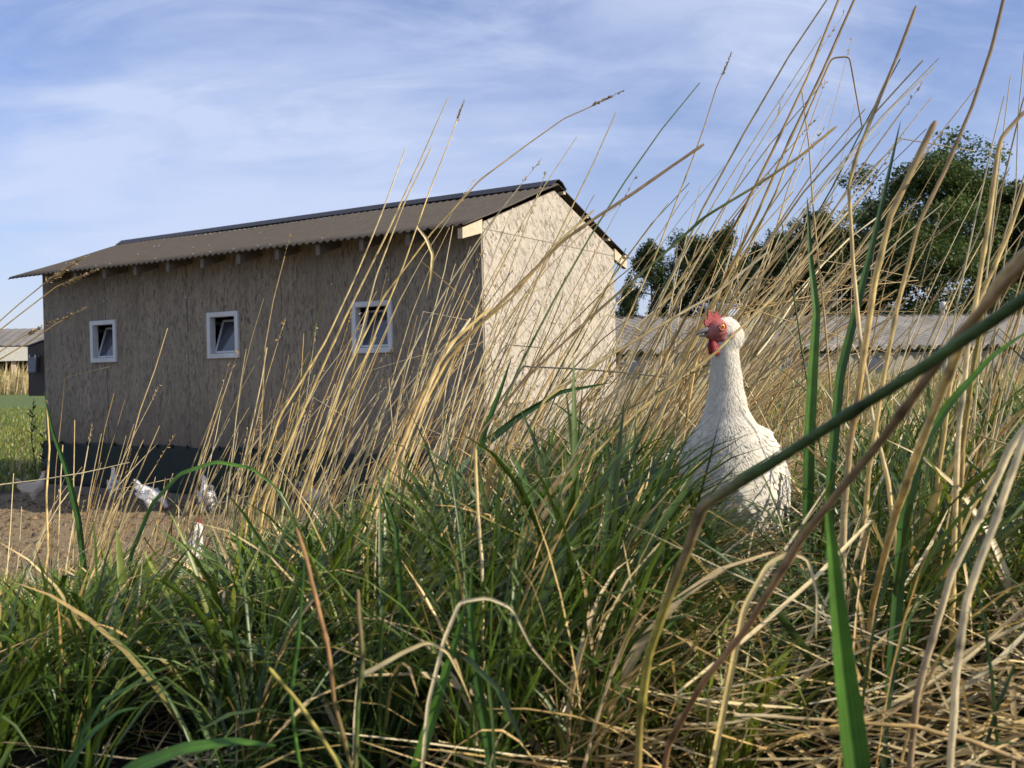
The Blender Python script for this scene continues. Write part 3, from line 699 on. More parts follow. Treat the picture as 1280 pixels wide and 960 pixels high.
# ------------------------------------------------------------------ tall dry stalks (mass)
def stalks(fans, seed):
    r = np.random.default_rng(seed); PP, RR, CC, HEAD = [], [], [], []
    K = 9
    for (p0, p1, d0, d1, n, tm, ts, Lm, Ls, rad) in fans:
        n = int(n)
        # tufts: several stalks share one root
        nt_ = max(2, n//6); tp = r.uniform(p0, p1, nt_); td = r.uniform(d0, d1, nt_); tz = r.normal(.05, .35, nt_); tt = r.normal(0, ts*.5, nt_)
        j = r.integers(0, nt_, n); D = td[j]+r.normal(0, .05, n); px = tp[j]+r.normal(0, 10, n)
        x = (px-640)/F_PX*D; y = D; z = terrain(x, y)-.01
        L_ = np.clip(r.normal(Lm, Ls, n), .18, 2.2); th = np.radians(np.clip(tm+tt[j]+r.normal(0, ts*.75, n), -12, 66)); az_ = tz[j]+r.normal(0, .3, n)
        s = np.linspace(0, 1, K)[None]
        curv = r.normal(.16, .16, n)[:, None]
        ths = th[:, None]*(.75+.25*s)+curv*s**2+r.normal(0, .022, (n, K))
        brk = r.random(n) < .13; bp = r.uniform(.45, .92, n); ths = ths+np.where(brk[:, None] & (s > bp[:, None]), r.uniform(.4, 1.9, n)[:, None], 0)
        azs = az_[:, None]+r.normal(0, .05, (n, K))
        Dd = np.stack([np.sin(ths)*np.cos(azs), np.sin(ths)*np.sin(azs), np.cos(ths)], -1)*(L_/(K-1))[:, None, None]
        P = np.concatenate([np.zeros((n, 1, 3)), np.cumsum(Dd[:, :-1], 1)], 1)+np.stack([x, y, z], -1)[:, None]
        rr = rad*r.uniform(.6, 1.35, n)[:, None]*(1-.62*s)
        # keep sight of the hen: drop stalks that cross its head or chest from in front
        ppx = 640+P[..., 0]/P[..., 1]*F_PX; ppy = hz_y(ppx)-(P[..., 2]-CAM_Z)/P[..., 1]*F_PX
        hit = ((ppx > 862) & (ppx < 985) & (ppy > 378) & (ppy < 665) & (P[..., 1] < 1.95)).any(1)
        mid = (P[:, 1:]+P[:, :-1])/2; mx_ = 640+mid[..., 0]/mid[..., 1]*F_PX; my_ = hz_y(mx_)-(mid[..., 2]-CAM_Z)/mid[..., 1]*F_PX
        hit |= ((mx_ > 862) & (mx_ < 985) & (my_ > 378) & (my_ < 665) & (mid[..., 1] < 1.95)).any(1)
        hit |= (P[..., 1].min(1) < .8)
        k_ = ~hit; P, rr = P[k_], rr[k_]; n = len(P); brk = brk[k_]
        c = STRAW[r.integers(0, 6, n)]*r.uniform(.75, 1.2, (n, 1)); gr = r.random(n) < .05; c[gr] = [.12, .16, .05]
        col = c[:, None]*(1-.12*s[..., None])*np.ones((1, K, 1)); PP.append(P); RR.append(rr); CC.append(col)
    P = np.concatenate(PP); Rr = np.concatenate(RR); Cc = np.concatenate(CC)
    v_, f_ = tubes_np(P, Rr, 5)
    parts = [(v_, f_, np.repeat(Cc[:, :, None], 5, 2).reshape(-1, 3))]
    # sheath leaves: narrow dry ribbons leaving the stalk
    n = len(P); m_ = int(n*.75); j = r.integers(0, n, m_); kk = r.integers(1, 6, m_); b0 = P[j, kk]; dr = P[j, kk+1]-P[j, kk]
    az_ = np.arctan2(dr[:, 1], dr[:, 0])+r.normal(0, 1.1, m_); th0 = np.abs(r.normal(.5, .2, m_)); c = Cc[j, 0]*r.uniform(.8, 1.1, (m_, 1))
    gr = r.random(m_) < .12; c[gr] = GREEN[1]
    parts.append(blades(m_, b0[:, 0], b0[:, 1], b0[:, 2], r.uniform(.06, .26, m_), r.uniform(.0016, .0048, m_), th0, th0+r.uniform(.1, 1.9, m_), az_, c, c, 6, .2, True, seed+5))
    # seed heads on some tips
    m_ = int(n*.24); j = r.permutation(n)[:m_]; tip = P[j, -1]; d = P[j, -1]-P[j, -2]; d /= np.linalg.norm(d, axis=1, keepdims=True)
    q = 16; t_ = r.uniform(0, 1, (m_, q)); HL = r.uniform(.05, .12, m_)
    org = tip[:, None]+d[:, None]*(t_*HL[:, None])[..., None]
    dv_ = d[:, None]*1.0+r.normal(0, .45, (m_, q, 3)); dv_ /= np.linalg.norm(dv_, axis=-1, keepdims=True)
    sd_ = np.cross(dv_, r.normal(0, 1, (m_, q, 3))); sd_ /= np.linalg.norm(sd_, axis=-1, keepdims=True)
    ln = r.uniform(.007, .014, (m_, q))[..., None]; A = org; B_ = org+dv_*ln
    V4 = np.stack([A, (A+B_)/2+sd_*ln*.16, B_, (A+B_)/2-sd_*ln*.16], 2).reshape(-1, 3)
    cc = np.repeat((Cc[j, -1]*np.array([.85, .75, .62]))[:, None], q*4, 1).reshape(-1, 3)
    parts.append((V4, np.arange(len(V4)).reshape(-1, 4), cc))
    ax_ = np.stack([tip, tip+d*HL[:, None]*.5, tip+d*HL[:, None]], 1); v2, f2 = tubes_np(ax_, np.full((m_, 3), .0005), 3)
    parts.append((v2, f2, np.repeat(Cc[j, -1][:, None], 9, 1).reshape(-1, 3)))
    return merge(parts)
FANS = [  # px0, px1, depth0, depth1, n, tilt, spread, length, spread, radius
 (-120, 55, 2.9, 3.8, 26, 12, 8, .42, .12, .0034),
 (60, 140, 2.9, 3.8, 64, 17, 8, .66, .18, .0036),
 (150, 250, 3.0, 3.9, 50, 22, 8, .64, .2, .0036),
 (250, 330, 2.8, 3.8, 85, 19, 8, .62, .2, .0034),
 (320, 470, 2.5, 3.7, 110, 29, 8, .85, .26, .0034),
 (470, 640, 2.3, 3.6, 95, 34, 8, .82, .25, .0032),
 (590, 760, 2.4, 4.6, 190, 38, 9, .92, .28, .0034),
 (700, 860, 2.3, 4.6, 275, 40, 9, .97, .28, .0035),
 (860, 1000, 2.6, 4.6, 60, 32, 12, .75, .28, .0028),
 (1000, 1420, 1.9, 4.2, 90, 20, 13, .75, .28, .0030),
 (1040, 1330, 1.2, 1.9, 16, 14, 12, .6, .2, .0028),
 (420, 860, 1.3, 2.2, 50, 28, 22, .34, .12, .0024),
]
g = stalks(FANS, 81)
o = link('dry_grass', mesh_np('dry_grass', *g, True), M['strawmat']); tag(o, 'mass of tall straw coloured dry stalks leaning to the right', 'dry grass', None, 'stuff')

# ------------------------------------------------------------------ single stems and blades one can point at
def ground_end(P):
    """carry the lower end of a stem on down to the soil"""
    P = [np.array(q, float) for q in P]
    a, b_ = P[-1], P[-2]; d = (a-b_); d /= np.linalg.norm(d)+1e-9; d = d*np.array([.6, .6, 1]); d[2] = -abs(d[2])-.5; d /= np.linalg.norm(d)
    for k in range(60):
        q = P[-1]
        if q[2] < float(terrain(q[0], q[1])): break
        if k % 2 == 0: P.append(q+d*.03)
        else: P[-1] = q+d*.03
    return P
def resample(P, n, jit=0.0, seed=0):
    P = np.array(P); l = np.r_[0, np.cumsum(np.linalg.norm(np.diff(P, axis=0), axis=1))]; s = np.linspace(0, l[-1], n)
    Q = np.stack([np.interp(s, l, P[:, k]) for k in range(3)], 1)
    for _ in range(1): Q[1:-1] = Q[1:-1]*.6+.2*(Q[:-2]+Q[2:])
    return Q, s/l[-1]
HUE = dict(straw=(.80, .61, .25), pale=(.80, .68, .42), brown=(.36, .25, .13), dark=(.095, .15, .045), green=(.045, .115, .020), lime=(.085, .20, .025), yellow=(.42, .36, .08), rust=(.40, .23, .10), ochre=(.50, .34, .13), deep=(.032, .075, .026))
def stem(label, pts, w_px, hues, name='grass_stalk', cat='stalk', head=0, ground=True, node=True, group='single stalks standing out of the dry grass'):
    """pts from tip to foot: (px, py, depth); width in photo pixels at tip and foot"""
    P = [at(*q) for q in pts]; D = np.array([q[2] for q in pts])
    P2 = ground_end(P) if ground else P
    Q, s = resample(P2, max(60, 10*len(P2)))
    dep = Q[:, 1]; rad = np.interp(s, [0, 1], [w_px[0], w_px[1]])*dep/F_PX/2*.66
    f = np.random.default_rng(abs(hash(label)) % 1000 if False else len(label)*7)
    if node:
        for q in (.22, .47, .74): rad = rad*(1+.28*np.exp(-((s-q-.03*f.random())/.010)**2))
    rad[0] *= .6
    cols = np.stack([np.interp(s, np.linspace(0, 1, len(hues)), [HUE[h][k] for h in hues]) for k in range(3)], 1)
    ns = 14; fr_ = np.random.default_rng(len(label)*13+int(pts[0][0]) % 97)
    rad = rad*(1+.05*np.interp(np.arange(len(rad)), np.arange(0, len(rad)+6, 6), fr_.normal(0, 1, len(np.arange(0, len(rad)+6, 6)))))
    Q = Q+np.stack([np.interp(s, np.linspace(0, 1, 16), fr_.normal(0, .00035, 16)) for _ in range(3)], 1)
    v_, f_ = tubes_np(Q[None], rad[None], ns)
    fib = fr_.uniform(.72, 1.2, ns)[None, :]*np.ones((len(Q), 1)); fib = fib*(1+.16*fr_.normal(0, 1, (len(Q), ns)))
    ring = np.ones(len(Q))
    if node:
        for q in (.22, .47, .74): ring = ring*(1-.5*np.exp(-((s-q-.012)/.008)**2))
    blot = np.interp(s, np.linspace(0, 1, 24), fr_.uniform(.72, 1.12, 24))
    parts = [(v_, f_, (cols[:, None]*np.clip(fib, .4, 1.4)[..., None]*(ring*blot)[:, None, None]).reshape(-1, 3))]
    o = link(name, mesh_np(name, *parts[0], True), M['strawmat']); tag(o, label, cat, group)
    if head:
        r = np.random.default_rng(len(label)); n = 150; d = Q[0]-Q[8]; d /= np.linalg.norm(d); HL = head*Q[0][1]/F_PX
        t_ = r.random(n); org = Q[0]-d*HL*.45+d[None]*(t_*HL)[:, None]; dv_ = d[None]+r.normal(0, .42, (n, 3)); dv_ /= np.linalg.norm(dv_, axis=1, keepdims=True)
        sd_ = np.cross(dv_, r.normal(0, 1, (n, 3))); sd_ /= np.linalg.norm(sd_, axis=1, keepdims=True); ln = (HL*.13*r.uniform(.6, 1.2, n)*(1-.5*t_))[:, None]
        V4 = np.stack([org, org+dv_*ln*.5+sd_*ln*.18, org+dv_*ln, org+dv_*ln*.5-sd_*ln*.18], 1)
        cc = np.repeat(np.array([[.36, .27, .15]])*r.uniform(.7, 1.3, (n, 1)), 4, 0)
        link('seed_head', mesh_np('seed_head', V4, np.arange(n*4).reshape(-1, 4), cc), M['strawmat'], o)
    return o
def blade(label, pts, w_px, hues, name='broad_grass', cat='grass', ground=True, face=(0, -1, .15), twist=0.0, mat='leafmat', group='single broad blades in the foreground'):
    P = [at(*q) for q in pts]; P2 = ground_end(P) if ground else P
    Q, s = resample(P2, max(40, 7*len(P2)))
    T = np.gradient(Q, axis=0); T /= np.linalg.norm(T, axis=1, keepdims=True)
    fc = np.array(face, float); A = np.cross(T, fc); A /= np.linalg.norm(A, axis=1, keepdims=True); B_ = np.cross(A, T)
    tw = twist*s; S_ = A*np.cos(tw)[:, None]+B_*np.sin(tw)[:, None]; Nn = np.cross(T, S_)
    prof = np.minimum(1, (s/.45))**.62; prof[0] = .02
    hw = w_px*Q[:, 1]/F_PX/2*prof*np.interp(s, [0, .8, 1], [1, 1, .7])
    off = [(a_, .42*(1-abs(a_))) for a_ in np.linspace(-1, 1, 13)]
    V = np.stack([Q+S_*hw[:, None]*a+Nn*hw[:, None]*b_ for a, b_ in off], 1); K = len(Q); n5 = 13
    cols = np.stack([np.interp(s, np.linspace(0, 1, len(hues)), [HUE[h][k] for h in hues]) for k in range(3)], 1)
    vr = np.random.default_rng(len(label)); vein = np.where(np.arange(13) % 2, .80, 1.08)*vr.uniform(.9, 1.1, 13); vein[6] = 1.5; blot = np.interp(s, np.linspace(0, 1, 18), vr.uniform(.78, 1.12, 18)); cc = cols[:, None]*vein[None, :, None]*blot[:, None, None]
    i = (np.arange(K-1)*n5)[:, None]; k = np.arange(n5-1)[None]
    Fq = np.stack([i+k, i+k+1, i+n5+k+1, i+n5+k], -1).reshape(-1, 4)
    o = link(name, mesh_np(name, V.reshape(-1, 3), Fq, cc.reshape(-1, 3), True), M[mat]); return tag(o, label, cat, group)
S, Bl = stem, blade
S('thick dark green stem crossing in front of the hen, bent at a brown joint', [(1330, 345, .40), (1280, 374, .43), (1150, 462, .5), (1010, 550, .58), (885, 628, .66), (877, 636, .665), (862, 680, .68), (835, 750, .7), (812, 815, .72), (800, 900, .75)], (25, 13), ['dark', 'dark', 'dark', 'dark', 'brown', 'yellow', 'yellow', 'ochre', 'ochre'])
S('brown stem with swollen knee running up to the right edge below the dark green stem', [(1330, 270, .42), (1280, 330, .44), (1190, 430, .5), (1090, 565, .57), (1002, 672, .64), (985, 700, .65), (930, 790, .68), (880, 850, .7), (835, 930, .74)], (19, 9), ['brown', 'brown', 'brown', 'rust', 'rust', 'brown'])
S('thick pale bent stem end cut by the right edge at mid height', [(1330, 270, .5), (1280, 318, .52), (1250, 350, .55), (1205, 420, .62), (1165, 520, .75), (1120, 640, .9), (1090, 760, 1.0)], (20, 9), ['pale', 'pale', 'straw', 'brown'])
Bl('broad bright green blade pointing up at lower right', [(1032, 612, .62), (1040, 680, .62), (1048, 760, .62), (1058, 850, .62), (1072, 960, .62), (1085, 1060, .62)], 34, ['lime', 'lime', 'green', 'green'])
S('tall thick straw rising to the top edge with a kink near its middle', [(1145, 8, 1.25), (1112, 95, 1.25), (1072, 190, 1.25), (1061, 232, 1.25), (1066, 330, 1.25), (1075, 420, 1.25), (1090, 520, 1.25), (1110, 600, 1.2)], (6, 9), ['brown', 'straw', 'pale', 'straw', 'straw'])
S('tall stiff straw with a blunt dark end left of the great tree', [(1169, 152, 1.15), (1148, 195, 1.15), (1112, 272, 1.15), (1094, 350, 1.15), (1078, 450, 1.15), (1062, 560, 1.15), (1055, 640, 1.15)], (11, 13), ['brown', 'straw', 'ochre', 'pale', 'straw'])
S('longest straw leaving through the top right corner', [(1262, -30, 1.2), (1240, 60, 1.2), (1215, 135, 1.2), (1180, 215, 1.2), (1148, 280, 1.2), (1122, 380, 1.2), (1105, 470, 1.2), (1085, 590, 1.2)], (6, 10), ['brown', 'brown', 'straw', 'straw', 'ochre'])
S('straw with a broken hooked top at the right edge', [(1300, 130, 1.1), (1278, 142, 1.1), (1252, 172, 1.1), (1247, 190, 1.1), (1236, 280, 1.1), (1222, 360, 1.1), (1210, 430, 1.1), (1198, 540, 1.1)], (8, 11), ['brown', 'straw', 'pale', 'straw', 'yellow'])
S('slim straw leaning off the right edge above the hooked one', [(1300, 180, 1.3), (1262, 290, 1.3), (1212, 400, 1.3), (1188, 480, 1.3), (1172, 600, 1.3)], (7, 8), ['straw', 'straw', 'ochre'])
S('golden upright straw stump at the right of the crossing stems', [(1228, 385, 1.2), (1222, 430, 1.2), (1212, 490, 1.2), (1203, 560, 1.2)], (9, 10), ['yellow', 'ochre', 'straw'])
S('pale curved stem low at the right edge', [(1300, 510, .8), (1262, 560, .8), (1228, 640, .8), (1190, 715, .8), (1168, 790, .8), (1146, 870, .8), (1138, 960, .8)], (14, 12), ['pale', 'pale', 'brown', 'pale'])
S('second pale curved stem low in the bottom right corner', [(1310, 490, .75), (1275, 560, .75), (1245, 650, .75), (1208, 750, .75), (1195, 850, .75), (1186, 980, .75)], (15, 13), ['pale', 'pale', 'pale', 'brown'])
S('long brown stick lying flat across the bottom right', [(918, 894, .78), (1000, 898, .78), (1140, 908, .78), (1210, 925, .78), (1290, 955, .78)], (6, 9), ['pale', 'ochre', 'ochre', 'brown'], ground=False)
S('orange tipped cut stem left of the bottom middle', [(371, 661, .72), (380, 690, .72), (395, 745, .72), (410, 810, .72), (418, 880, .72), (440, 960, .72)], (8, 8), ['rust', 'rust', 'green', 'yellow'])
S('upright brown cut stem with a green middle near the bottom', [(446, 736, .72), (450, 790, .72), (452, 830, .72), (447, 880, .72), (444, 960, .72)], (8, 9), ['brown', 'green', 'rust', 'brown'])
S('yellow cut stem bent over at the bottom edge', [(336, 835, .68), (365, 868, .68), (395, 910, .68), (420, 950, .68), (435, 985, .68)], (8, 8), ['yellow', 'yellow', 'lime'])
S('slim green stem standing beside the orange tipped one', [(380, 700, .72), (375, 780, .72), (364, 880, .72), (372, 940, .72), (380, 985, .72)], (6, 8), ['green', 'lime', 'yellow'])
S('golden bundle stalk running from the bottom up past the coop corner', [(612, 385, 1.5), (560, 432, 1.48), (530, 490, 1.45), (500, 560, 1.4), (470, 640, 1.36), (440, 740, 1.3), (410, 830, 1.25), (395, 905, 1.2)], (6, 8), ['straw', 'ochre', 'ochre', 'straw', 'brown'])
S('second golden stalk beside the bundle stalk', [(588, 398, 1.6), (548, 455, 1.56), (512, 545, 1.5), (480, 640, 1.45), (455, 700, 1.4), (430, 800, 1.35)], (5, 8), ['pale', 'ochre', 'straw'])
S('long dark diagonal stalk reaching over the coop roof into the sky', [(880, 180, 1.7), (800, 235, 1.7), (705, 300, 1.7), (660, 345, 1.7), (610, 395, 1.7), (560, 450, 1.7), (500, 560, 1.65), (455, 660, 1.6)], (6, 6), ['brown', 'brown', 'ochre', 'straw', 'straw'])
S('tan stalk crossing the gable to the far eave', [(743, 262, 1.9), (690, 310, 1.9), (640, 372, 1.9), (560, 440, 1.9), (520, 500, 1.9), (470, 590, 1.9)], (4, 5), ['straw', 'brown', 'straw'])
S('second dark diagonal with a green tinge ending near the sky centre', [(1046, 158, 1.6), (1000, 195, 1.6), (940, 235, 1.6), (880, 272, 1.6), (815, 330, 1.6), (740, 395, 1.6), (660, 470, 1.6), (600, 540, 1.6)], (5, 5), ['ochre', 'green', 'brown', 'brown', 'straw'])
S('bright straw passing just in front of the hen throat', [(1090, 232, 1.5), (1010, 320, 1.5), (962, 376, 1.5), (925, 411, 1.5), (895, 440, 1.5), (850, 475, 1.5), (800, 512, 1.5), (740, 570, 1.5)], (4, 6), ['pale', 'straw', 'straw', 'ochre'])
S('straw lying across from the hen comb to the coop', [(960, 315, 1.8), (890, 370, 1.8), (820, 410, 1.8), (745, 455, 1.8), (680, 500, 1.8)], (5, 5), ['pale', 'straw', 'straw'])
S('straw with a golden plume in the sky right of the coop ridge', [(757, 124, 2.3), (735, 135, 2.3), (705, 148, 2.3), (660, 180, 2.3), (600, 225, 2.3), (540, 290, 2.3), (480, 370, 2.3), (430, 470, 2.3), (390, 600, 2.3)], (2, 5), ['ochre', 'straw', 'straw'], head=44)
S('straw with a slender plume above the coop eave', [(575, 140, 2.4), (560, 180, 2.4), (540, 230, 2.4), (505, 330, 2.4), (460, 440, 2.4), (410, 550, 2.4), (370, 640, 2.4)], (2, 5), ['straw', 'straw', 'ochre'], head=30)
S('pale needle straw highest of those over the coop roof', [(561, 121, 2.4), (530, 190, 2.4), (480, 300, 2.4), (430, 400, 2.4), (380, 510, 2.4), (330, 630, 2.4)], (2, 6), ['pale', 'straw', 'straw'])
S('shorter straw against the roof, leftmost of the high ones', [(507, 184, 2.4), (480, 260, 2.4), (445, 345, 2.4), (405, 430, 2.4), (350, 520, 2.4), (310, 640, 2.4)], (2, 6), ['pale', 'straw', 'straw'])
S('straw crossing the right hand window of the coop', [(540, 182, 2.2), (505, 255, 2.2), (470, 345, 2.2), (450, 420, 2.2), (415, 510, 2.2), (375, 620, 2.2)], (2, 5), ['straw', 'pale', 'straw'])
S('straw with a dark plume in the sky above the straw thicket', [(908, 82, 2.2), (895, 110, 2.2), (880, 160, 2.2), (850, 240, 2.2), (815, 330, 2.2), (770, 430, 2.2), (730, 540, 2.2)], (2, 4), ['brown', 'straw', 'straw'], head=32)
S('straight straw rising to the top edge above the hen', [(1056, -20, 1.9), (1010, 95, 1.9), (965, 190, 1.9), (930, 260, 1.9), (880, 350, 2.1), (830, 450, 2.2), (790, 540, 2.2)], (4, 6), ['ochre', 'ochre', 'straw'])
S('second straight straw rising to the top edge, right of its twin', [(1072, -10, 1.9), (1030, 85, 1.9), (985, 180, 1.9), (950, 260, 1.9), (905, 350, 2.1), (850, 460, 2.2), (810, 560, 2.2)], (5, 6), ['brown', 'straw', 'straw'])
S('straw with an elbow folding down in the upper right sky', [(1078, 160, 2.0), (1068, 105, 2.0), (1062, 70, 2.0), (1040, 72, 2.0), (1010, 140, 2.0), (970, 240, 2.0), (920, 340, 2.1), (870, 450, 2.2)], (3, 5), ['brown', 'straw', 'straw'])
S('white sliver of straw pointing up right beside the sky gap', [(1169, 84, 1.9), (1120, 130, 1.9), (1060, 200, 1.9), (1010, 260, 1.9), (950, 350, 2.1), (900, 430, 2.2)], (2, 5), ['pale', 'pale', 'straw'])
S('tall upright straw below the bottom of the coop corner', [(594, 560, 1.0), (597, 640, 1.0), (602, 700, 1.0), (604, 790, 1.0), (606, 880, .98)], (6, 6), ['straw', 'pale', 'straw', 'brown'])
S('leaning straw stub in the dark grass right of the upright one', [(680, 652, 1.3), (665, 700, 1.3), (648, 755, 1.3), (640, 790, 1.3)], (5, 5), ['pale', 'straw', 'straw'])
S('bare straw at the far left standing highest over the yard', [(58, 500, 2.9), (62, 560, 2.9), (58, 620, 2.9), (60, 690, 2.9), (52, 740, 2.9)], (3, 6), ['straw', 'straw', 'pale'], group=None)
S('long thin pale stem lying across the view of the yard at the left', [(162, 578, 2.6), (100, 592, 2.6), (50, 600, 2.6), (0, 606, 2.6), (-60, 625, 2.6)], (2, 4), ['pale', 'pale'], node=False)
for k, (lab, pts, hd) in enumerate([
   ('drooping seed plume highest at the left edge', [(78, 340, 1.6), (60, 350, 1.6), (30, 375, 1.6), (-10, 410, 1.6), (-60, 480, 1.6)], 60),
   ('drooping seed plume across the top left corner of the coop wall', [(97, 348, 1.6), (70, 358, 1.6), (35, 385, 1.6), (-10, 420, 1.6), (-60, 500, 1.6)], 50),
   ('drooping seed plume over the distant barn', [(50, 410, 1.7), (30, 420, 1.7), (0, 440, 1.7), (-40, 480, 1.7)], 44),
   ('fine seed plume over the left edge of the coop wall', [(92, 393, 1.7), (70, 405, 1.7), (40, 425, 1.7), (-10, 455, 1.7), (-60, 520, 1.7)], 34)]):
    S(lab, pts, (2, 3), ['ochre', 'straw'], head=hd, node=False, name='grass_plume', cat='seed head', group='seed plumes hanging in from the left edge')
Bl('upright green blade beside the left hand straws', [(55, 490, 2.6), (66, 540, 2.6), (84, 590, 2.6), (98, 650, 2.6), (106, 720, 2.6)], 8, ['green', 'green', 'deep'])
Bl('long green blade arching over the yard and the hens', [(372, 655, 1.9), (352, 615, 1.9), (315, 585, 1.9), (270, 577, 1.9), (225, 592, 1.9), (190, 630, 1.9), (165, 690, 1.9), (150, 760, 1.9)], 6, ['green', 'lime', 'green', 'deep'], face=(0, -.8, .6))
Bl('tall green blade in front of the barn right of the hen', [(1009, 246, 1.5), (1013, 320, 1.5), (1021, 390, 1.5), (1017, 450, 1.5), (1012, 540, 1.5), (1010, 640, 1.5)], 14, ['deep', 'lime', 'green', 'green'])
Bl('dark green blade in front of the great tree', [(1126, 150, 1.3), (1108, 230, 1.3), (1092, 300, 1.3), (1072, 380, 1.3), (1050, 470, 1.3), (1038, 600, 1.3)], 12, ['deep', 'green', 'deep'])
Bl('green blade slanting up to the right edge', [(1290, 410, 1.0), (1240, 445, 1.0), (1190, 500, 1.0), (1150, 560, 1.0), (1130, 650, 1.0)], 15, ['lime', 'green', 'deep'])
Bl('broad blade curving in the bottom left corner', [(176, 884, .74), (150, 888, .74), (115, 915, .74), (85, 955, .74), (70, 1000, .74)], 15, ['green', 'green', 'deep'], face=(0, -.6, .8))
Bl('broad blade lying flat along the bottom left', [(345, 932, .70), (290, 926, .70), (230, 935, .70), (170, 958, .70), (130, 990, .70)], 24, ['lime', 'green', 'green'], face=(0, -.7, .7))
Bl('green blade pointing right above the flat one', [(215, 832, .78), (190, 840, .78), (160, 860, .78), (130, 875, .78), (100, 920, .78)], 11, ['lime', 'green', 'deep'], face=(0, -.5, .9))
Bl('upright green blade in the middle of the bank', [(590, 700, .82), (588, 780, .82), (598, 860, .82), (612, 940, .82)], 12, ['green', 'green', 'deep'])
Bl('green blade leaning right near the bottom middle', [(585, 745, .82), (570, 800, .82), (545, 880, .82), (520, 960, .82)], 15, ['green', 'lime', 'green'])
Bl('green blade pointing left from the bottom middle', [(470, 590, .95), (495, 660, .95), (502, 760, .95), (510, 860, .95), (520, 960, .95)], 9, ['green', 'green', 'deep'])
Bl('dark green blade slanting over the foot of the gable', [(688, 500, 2.0), (720, 525, 2.0), (765, 560, 2.0), (800, 600, 1.95), (830, 640, 1.9)], 9, ['green', 'deep', 'deep'])
Bl('green blade rising before the gable beside the coop corner', [(640, 445, 2.0), (625, 490, 2.0), (605, 540, 2.0), (590, 600, 2.0)], 9, ['green', 'green', 'deep'])
Bl('long dark green blade crossing under the coop corner', [(765, 478, 1.9), (700, 490, 1.9), (650, 520, 1.9), (600, 560, 1.9), (560, 610, 1.85), (530, 670, 1.8)], 10, ['green', 'deep', 'deep'])
kw = dict(mat='strawmat', name='dead_leaf', cat='dead leaf', group='dead curled leaves')
Bl('dead leaf hanging from a straw in front of the dark coop wall', [(533, 372, 2.0), (539, 345, 2.0), (541, 318, 2.0), (533, 298, 2.0), (522, 284, 2.0)], 4, ['brown', 'straw', 'pale'], ground=False, **kw)
Bl('dead leaf arching to the right like a bow near the bottom', [(735, 880, .8), (700, 850, .8), (665, 810, .8), (640, 760, .8), (610, 747, .8), (575, 752, .8), (555, 800, .8), (535, 880, .8)], 5, ['brown', 'pale', 'pale', 'ochre'], **kw)
Bl('dead leaf folded over and hanging in strips at the bottom middle', [(590, 880, .78), (578, 850, .78), (560, 815, .78), (535, 802, .78), (505, 815, .78), (470, 835, .78), (450, 845, .78), (445, 900, .78)], 7, ['straw', 'pale', 'brown'], **kw)
Bl('curled pale leaf under the barn view at the right', [(1060, 300, 1.2), (1098, 250, 1.2), (1105, 285, 1.2), (1098, 330, 1.2), (1065, 355, 1.2), (1040, 400, 1.2)], 6, ['pale', 'pale', 'straw'], ground=False, **kw) if False else None
Bl('pale leaf looping over in the grass below the hen', [(1020, 800, .8), (1022, 745, .8), (1010, 698, .8), (985, 690, .8), (960, 705, .8), (930, 760, .8)], 8, ['pale', 'straw', 'straw'], **kw)

# tall thin weeds by the end of the coop
for k, (px, D, top) in enumerate([(40, 10.3, 498), (53, 10.2, 540)]):
    P0_ = at(px, top, D); g0 = float(terrain(P0_[0], P0_[1])); b = MB()
    pts = [(P0_[0]+.02*math.sin(j*1.3+k), P0_[1], g0+(P0_[2]-g0)*j/6) for j in range(7)]; b.tube(pts, [.007-.0007*j for j in range(7)], 5)
    root = b.build('weed', plain('weed_stem', (.05, .06, .03), .7), None); tag(root, ['thin dark weed under the nest box, standing clear of the coop wall', 'thin dark weed rising along the left edge of the coop wall'][k], 'weed', 'thin weeds at the left end of the coop')
    r = np.random.default_rng(k); n = 34; zz = r.uniform(.1, .95, n); c = np.tile([[.05, .08, .03]], (n, 1))
    v_, f_, c_ = blades(n, np.full(n, P0_[0]), np.full(n, P0_[1]), g0+(P0_[2]-g0)*zz, r.uniform(.05, .12, n), np.full(n, .02), np.full(n, .8), np.full(n, 1.4), r.uniform(0, 6.28, n), c, c, 4, 0, False, 9)
    link('leaves', mesh_np('leaves', v_, f_, c_), M['leafmat'], root)

# ------------------------------------------------------------------ hens
mt, t, p = newmat('white_feather'); v = pos(t)
a = N(t, 'ShaderNodeAttribute', attribute_name='tint')
n_ = noise(t, v, 90, 4)
col = mixc(t, 1.0, a.outputs['Color'], ramp(t, n_, [(.3, (.88, .88, .87)), (.7, (1, 1, 1))]), 'MULTIPLY')
t.links.new(col, p.inputs['Base Color']); p.inputs['Roughness'].default_value = .75; p.inputs['Specular IOR Level'].default_value = .2
p.inputs['Sheen Weight'].default_value = .25
tr = N(t, 'ShaderNodeBsdfTranslucent'); t.links.new(col, tr.inputs[0]); ms = N(t, 'ShaderNodeMixShader'); ms.inputs[0].default_value = .15
t.links.new(p.outputs[0], ms.inputs[1]); t.links.new(tr.outputs[0], ms.inputs[2]); t.links.new(ms.outputs[0], t.nodes['Material Output'].inputs[0]); M['feather'] = mt
def skinmat(name, c, rough, sc, d):
    mt, t, p = newmat(name); v = pos(t); vo = setin(N(t, 'ShaderNodeTexVoronoi'), Scale=float(sc)); t.links.new(v, vo.inputs['Vector'])
    n = noise(t, v, sc*.25, 4)
    t.links.new(ramp(t, n, [(.3, tuple(x*.62 for x in c)), (.7, c)]), p.inputs['Base Color']); p.inputs['Roughness'].default_value = rough
    p.inputs['Subsurface Weight'].default_value = .25; p.inputs['Subsurface Radius'].default_value = (.006, .002, .001); bump(t, p, vo.outputs['Distance'], .5, d); return mt
M['comb'] = skinmat('comb_red', (.42, .028, .030), .42, 900, .0015)
